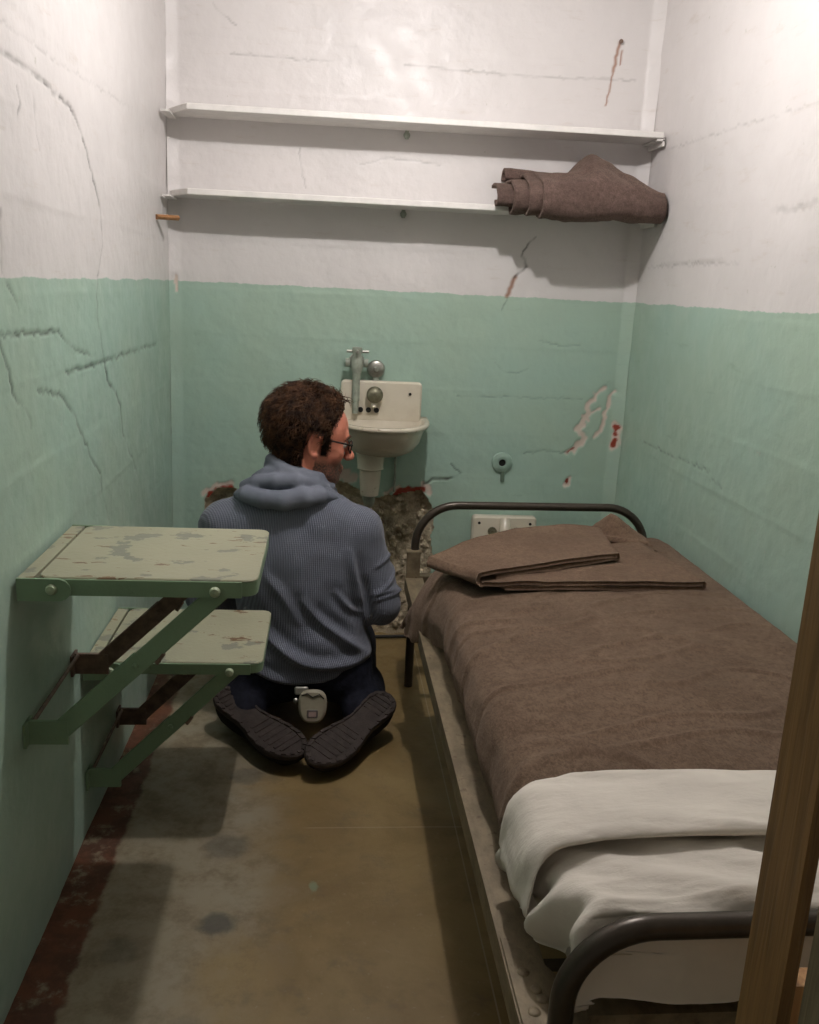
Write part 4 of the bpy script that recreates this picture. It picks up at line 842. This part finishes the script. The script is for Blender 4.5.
# hem band and cuffs
hv = Vol((.17, -.80, .50), (.70, -.46, .78), .0036)
hv.chain([(.280, -.622, .648), (.305, -.662, .658), (.350, -.692, .655), (.400, -.702, .655), (.450, -.694, .662), (.495, -.668, .664), (.532, -.632, .650)], [.016, .022, .026, .027, .025, .021, .014], .010)
hv.chain([(.292, -.612, .672), (.330, -.648, .690), (.378, -.668, .698), (.430, -.668, .700), (.478, -.645, .692), (.512, -.615, .672)], [.014, .019, .022, .022, .019, .013], .007)
hv.chain([(.318, -.60, .692), (.350, -.632, .713), (.395, -.648, .722), (.440, -.645, .720), (.485, -.622, .705)], [.010, .014, .016, .015, .011], .006)
ring = [(.430 + .070 * math.cos(a), -.590 + .064 * math.sin(a), .722 - .020 * math.cos(a)) for a in np.linspace(2.2, 2 * math.pi + .1, 18)]
hv.chain(ring, .012, .008); hv.chain([(p[0], p[1], p[2] - .020) for p in ring], .016, .010)
hv.chain([(.52, -.58, .668), (.52, -.53, .64), (.47, -.49, .62)], .018, .02)
hv.noise(15, .0035, 63, 3, 3)
V_, Q_ = hv.mesh(2); tag(link('hood', npmesh('hood', V_, Q_), M_HOOD, person), 'crumpled grey-blue hood lying on the shoulders')
# ---- trousers
pv = Vol((.16, -.82, .0), (.76, -.13, .30), .0048)
pv.ell(PEL, (.166, .118, .105), None, .04, grow=.008); body_legs(pv, .010); pv.ell((.380, -.655, .135), (.095, .080, .075), None, .03); pv.ell((.550, -.655, .140), (.095, .080, .075), None, .03)
for A in (ANR, ANL): pv.cap((A[0], A[1] + .10, .066), (A[0] + (.46 - A[0]) * .12, A[1] - .055, .066), .062, .050, .03)
pv.noise(11, .007, 64, 3); pv.plane((0, 0, 1), .245); pv.plane((0, 0, -1), -.004)
V_, Q_ = pv.mesh(2); tag(link('trousers', npmesh('trousers', V_, Q_), M_JEANS, person), 'dark navy trousers')
mb = MB(); bp = [(.462 + .166 * math.cos(a), -.600 + .112 * math.sin(a), .190 + .01 * math.sin(a)) for a in np.linspace(0, 2 * math.pi, 40)]
n = len(bp) - 1; Vs = [(p[0] + (p[0] - .462) * g, p[1] + (p[1] + .605) * g, p[2] + h) for h, g in ((-.018, 0), (-.018, .02), (.018, .02), (.018, 0)) for p in bp[:n]]
mb.add(Vs, [(k * n + i, k * n + (i + 1) % n, ((k + 1) % 4) * n + (i + 1) % n, ((k + 1) % 4) * n + i) for k in range(4) for i in range(n)]); tag(mb.build('belt', M_CABLE, person, True), 'black belt')
# ---- shoes: soles turned up
def shoe(heel, toe, nrm, label, mirror):
    heel, toe = Vector(heel), Vector(toe); A = (toe - heel).normalized(); Nn = Vector(nrm); Nn = (Nn - A * Nn.dot(A)).normalized(); B = Nn.cross(A) * mirror; L = (toe - heel).length
    def half(t): return .043 * (max(0, 1 - ((.13 - t) / .13) ** 2) ** .5 if t < .13 else 1) * (1 - .14 * math.exp(-((t - .38) / .14) ** 2)) * (1 + .30 * math.exp(-((t - .72) / .20) ** 2)) * (max(0, 1 - ((t - .80) / .20) ** 2) ** .5 if t > .80 else 1)
    ts = [0.0] + [.5 - .5 * math.cos(math.pi * i / 25) for i in range(1, 25)] + [1.0]
    out = [(t, half(t) + .004 * math.sin(3 * t)) for t in ts] + [(t, -half(t) + .004 * math.sin(3 * t)) for t in ts[-2:0:-1]]
    P = lambda t, w, h: heel + A * (t * L) + B * w + Nn * (h - .012 * (4 * (t - .5) ** 2 - .4) * -1.0)
    mb = MB(); n = len(out); rings = [(.0, -.018, .97), (.0, -.014, 1.02), (0, -.004, 1.03), (0, 0, .98), (0, .0, .80), (0, -.0025, .78)]
    Vs = []; cen = .5
    for _, h, k in rings:
        for t, w in out: Vs.append(P(cen + (t - cen) * (1 - (1 - k) * .4), w * k, h))
    Fs = [(a * n + i, a * n + (i + 1) % n, (a + 1) * n + (i + 1) % n, (a + 1) * n + i) for a in range(len(rings) - 1) for i in range(n)] + [tuple(range(n - 1, -1, -1)), tuple(range((len(rings) - 1) * n, len(rings) * n))]
    mb.add(Vs, Fs); so = mb.build('sole', M_SOLE, person, True, 45)
    tr = MB()        # tread lugs round the rim and bars across
    for i in range(0, n):
        t, w = out[i]; t2, w2 = out[(i + 1) % n]
        if i % 2: continue
        q = [P(cen + (t - cen) * .985, w * .97, .003), P(cen + (t2 - cen) * .985, w2 * .97, .003), P(cen + (t2 - cen) * .93, w2 * .80, .003), P(cen + (t - cen) * .93, w * .80, .003)]
        tr.add(q + [p - Nn * .005 for p in q], [(0, 1, 2, 3), (0, 4, 5, 1), (1, 5, 6, 2), (2, 6, 7, 3), (3, 7, 4, 0)])
    for t in (.08, .13, .18, .23, .5, .56, .62, .68, .74, .80, .86):
        w = half(t) * .66; q = [P(t - .012, -w, .0005), P(t - .012, w, .0005), P(t + .012, w, .0005), P(t + .012, -w, .0005)]; tr.add(q + [p - Nn * .005 for p in q], [(0, 1, 2, 3), (0, 4, 5, 1), (1, 5, 6, 2), (2, 6, 7, 3), (3, 7, 4, 0)])
    tr.build('tread', M_SOLE, so)
    # upper below the sole
    Vs = []; sec = 14; K = [i / 24 for i in range(25)]
    for t in K:
        t_ = min(max(t, .012), .988); w = half(t_) * .99; hgt = (.072 - .030 * min(1, max(0, (t - .25) / .5))) * (min(1, (t_ / .10)) ** .5) * (min(1, (1 - t_) / .12) ** .5)
        for j in range(sec):
            a = math.pi * j / (sec - 1); Vs.append(P(t_, w * math.copysign(abs(math.cos(a)) ** .7, math.cos(a)), -.012 - hgt * max(0, math.sin(a)) ** .8))
    Fs = [(i * sec + j, i * sec + j + 1, (i + 1) * sec + j + 1, (i + 1) * sec + j) for i in range(24) for j in range(sec - 1)]
    m = pymesh('shoe', Vs, Fs); o = link('shoe', m, M_SHOE, person); return o
shoe((.700, -.735, .118), (.487, -.985, .056), (.10, -.30, .95), 'right', 1)
shoe((.235, -.690, .108), (.470, -.950, .058), (-.06, -.22, .97), 'left', -1)
# ---- eyes, glasses
for sd in (-1, 1):
    mb = MB(); mb.lathe([(0, -.0115), (.008, -.0082), (.0115, 0), (.008, .0082), (0, .0115)], tuple(hp(.0845, sd * .031, -.001)), tuple(hF), 14); mb.build('eye', M_EYE, person, True)
    mb = MB(); mb.lathe([(.0055, 0), (.004, .0008), (0, .001)], tuple(hp(.0955, sd * .031, -.001)), tuple(hF), 12); mb.build('iris', M_FRAME, person, True)
mb = MB()
for sd in (-1, 1):
    loop = [tuple(hp(.1095 - .010 * abs(math.cos(a)) * 0 - .006 * (abs(sd * .034 + .024 * math.cos(a)) / .06) ** 2 * 1.4, sd * .034 + .0245 * math.copysign(abs(math.cos(a)) ** .75, math.cos(a)), -.004 + .0165 * math.copysign(abs(math.sin(a)) ** .75, math.sin(a)))) for a in np.linspace(0, 2 * math.pi, 33)]
    mb.tube(loop, .0023, 8, False)
    mb.tube([tuple(hp(*q)) for q in ((.104, sd * .058, .004), (.088, sd * .069, .006), (.05, sd * .0735, .009), (.015, sd * .078, .013), (-.004, sd * .080, .014), (-.022, sd * .078, .004), (-.028, sd * .075, -.012))], [.0026, .0026, .0024, .0024, .0024, .0022, .0018], 8)
mb.tube([tuple(hp(*q)) for q in ((.109, -.011, .002), (.113, 0, .005), (.109, .011, .002))], .0022, 8)
gl = tag(mb.build('glasses', M_FRAME, person, True), 'dark-rimmed spectacles')
for sd in (-1, 1):
    loop = [hp(.1085 - .006 * (abs(sd * .034 + .023 * math.cos(a)) / .06) ** 2 * 1.4, sd * .034 + .0232 * math.copysign(abs(math.cos(a)) ** .75, math.cos(a)), -.004 + .0155 * math.copysign(abs(math.sin(a)) ** .75, math.sin(a))) for a in np.linspace(0, 2 * math.pi, 25)[:-1]]
    Vs = [tuple(p) for p in loop] + [tuple(p + hF * .0014) for p in loop]; MB().add(Vs, [tuple(range(23, -1, -1)), tuple(range(24, 48))] + [(i, (i + 1) % 24, 24 + (i + 1) % 24, 24 + i) for i in range(24)]).build('lens', M_LENS, gl)
# ---- hair: a noisy cap plus separate curly locks
nrm = np.zeros_like(bV); fn = np.cross(bV[bQ[:, 2]] - bV[bQ[:, 0]], bV[bQ[:, 3]] - bV[bQ[:, 1]])
for i in range(4): np.add.at(nrm, bQ[:, i], fn)
nrm /= np.linalg.norm(nrm, axis=1, keepdims=True) + 1e-12
if ((nrm[hairm] * (bV[hairm] - HC)).sum(1)).mean() < 0: nrm = -nrm
fm = hairm[bQ].all(1); used = np.unique(bQ[fm]); mp = np.full(len(bV), -1); mp[used] = np.arange(len(used))
thick = .009 + .007 * np.clip((.02 - f[used]) / .08, 0, 1) + .006 * fbm(bV[used], 45, 3, 71) + .010 * np.clip((u[used] - .07) / .05, 0, 1)
lowe = np.clip((u[used] + .075) / .03, 0, 1); edge = np.clip((u[used] - hairline[used]) / .02, .15, 1); thick *= np.minimum(edge, .35 + .65 * lowe)
hair = link('hair', npmesh('hair', bV[used] + nrm[used] * thick[:, None], mp[bQ[fm]]), M_HAIRCAP, person)
tag(hair, 'short tousled brown hair')
cand = np.argwhere(hairm).ravel(); pick = np.concatenate([rng.choice(cand, 3800), rng.choice(np.argwhere(hairm & (u > .06)).ravel(), 1500)]); HV, HQ = [], []; b0 = 0; sg_ = 7
for vi in pick:
    p = bV[vi]; n_ = nrm[vi]; lf, ll, lu = loc[vi]
    top = np.clip((lu - .03) / .08, 0, 1); back = np.clip((.03 - lf) / .1, 0, 1); e = np.clip((lu - hairline[vi]) / .025, .3, 1); low = np.clip((lu + .08) / .06, .45, 1)
    ln = (.032 + .012 * top + .008 * back) * rng.uniform(.7, 1.15) * e * low; 
    flow = -hF * (.75 - .2 * top) - hU * (.75 - .55 * top) + hL * np.sign(ll) * .1; flow += .9 * np.array([vnoise(p[None], 28, 80 + k_)[0] for k_ in range(3)]) + rng.normal(0, .16, 3); flow -= n_ * (flow @ n_); flow /= np.linalg.norm(flow) + 1e-9; side = np.cross(n_, flow); ph = rng.uniform(0, 6.28); cu = rng.uniform(.003, .008)
    q = np.linspace(0, 1, sg_)[:, None]; c = p + n_ * (.006 + ln * .50 * np.sin(q * 2.0)) + flow * ln * (q ** 1.3) * .95 + side * cu * np.sin(q * 7 + ph) + n_ * cu * .8 * np.cos(q * 7 + ph) * q
    r = rng.uniform(.0010, .0024) * (1 - .8 * q[:, 0]); 
    for k in range(3): a = 2.094 * k; HV.append(c + (side * math.cos(a) + n_ * math.sin(a)) * r[:, None])
    i = np.arange(sg_ - 1)
    for k in range(3): k2 = (k + 1) % 3; HQ.append(np.stack([b0 + k * sg_ + i, b0 + k2 * sg_ + i, b0 + k2 * sg_ + i + 1, b0 + k * sg_ + i + 1], -1))
    b0 += 3 * sg_
hl = link('hair_locks', npmesh('hair_locks', np.concatenate(HV), np.concatenate(HQ)), M_HAIR, hair); hl['kind'] = 'stuff'
eb = MB()
for sd in (-1, 1): eb.tube([tuple(hp(*q)) for q in ((.101, sd * .012, .018), (.101, sd * .028, .024), (.093, sd * .044, .020), (.085, sd * .050, .013))], [.003, .0042, .0038, .0015], 8)
eb.build('eyebrow', M_HAIR, person, True)
# ---- audio player clipped to the belt
ap = empty('audio_player', (.487, -.752, .10), 'cream rounded audio player with small display clipped at the back of the man\'s belt', 'player')
M = Matrix(((1, 0, 0, .490), (0, .25, -.968, -.757), (0, .968, .25, .098), (0, 0, 0, 1)))
pl = [(.038 * math.copysign(abs(math.cos(a)) ** .7, math.cos(a)) * (1 + .10 * math.sin(a)), .045 * math.copysign(abs(math.sin(a)) ** .8, math.sin(a))) for a in np.linspace(0, 2 * math.pi, 33)[:-1]]
MB().prism(pl, 0, .022, .006, M).build('case', M_DEVICE, ap, auto=35)
MB().prism(rrect(-.015, -.030, .015, -.008, .004), .021, .0235, .001, M).build('display', M_SCREEN, ap, auto=35)
MB().prism(rrect(-.010, -.026, .010, -.013, .002), .0232, .0242, 0, M).build('display_glass', plain('pale_display', (.30, .22, .20), .3), ap)
MB().tube([tuple(M @ Vector(q)) for q in ((-.03, .030, .021), (-.015, .036, .024), (0, .026, .024), (.018, .034, .024), (.03, .022, .022))], .0017, 6).build('cord', M_CABLE, ap, True)
MB().prism(rrect(-.050, .030, -.012, .052, .006), .002, .012, .003, M).build('belt_clip', M_CHROME, ap, auto=35)
MB().lathe([(0, 0), (.007, 0), (.007, .006), (.004, .009), (0, .010)], tuple(M @ Vector((-.046, .014, .004))), (0, -1, .2), 12).build('plug', M_CHROME, ap, auto=35)
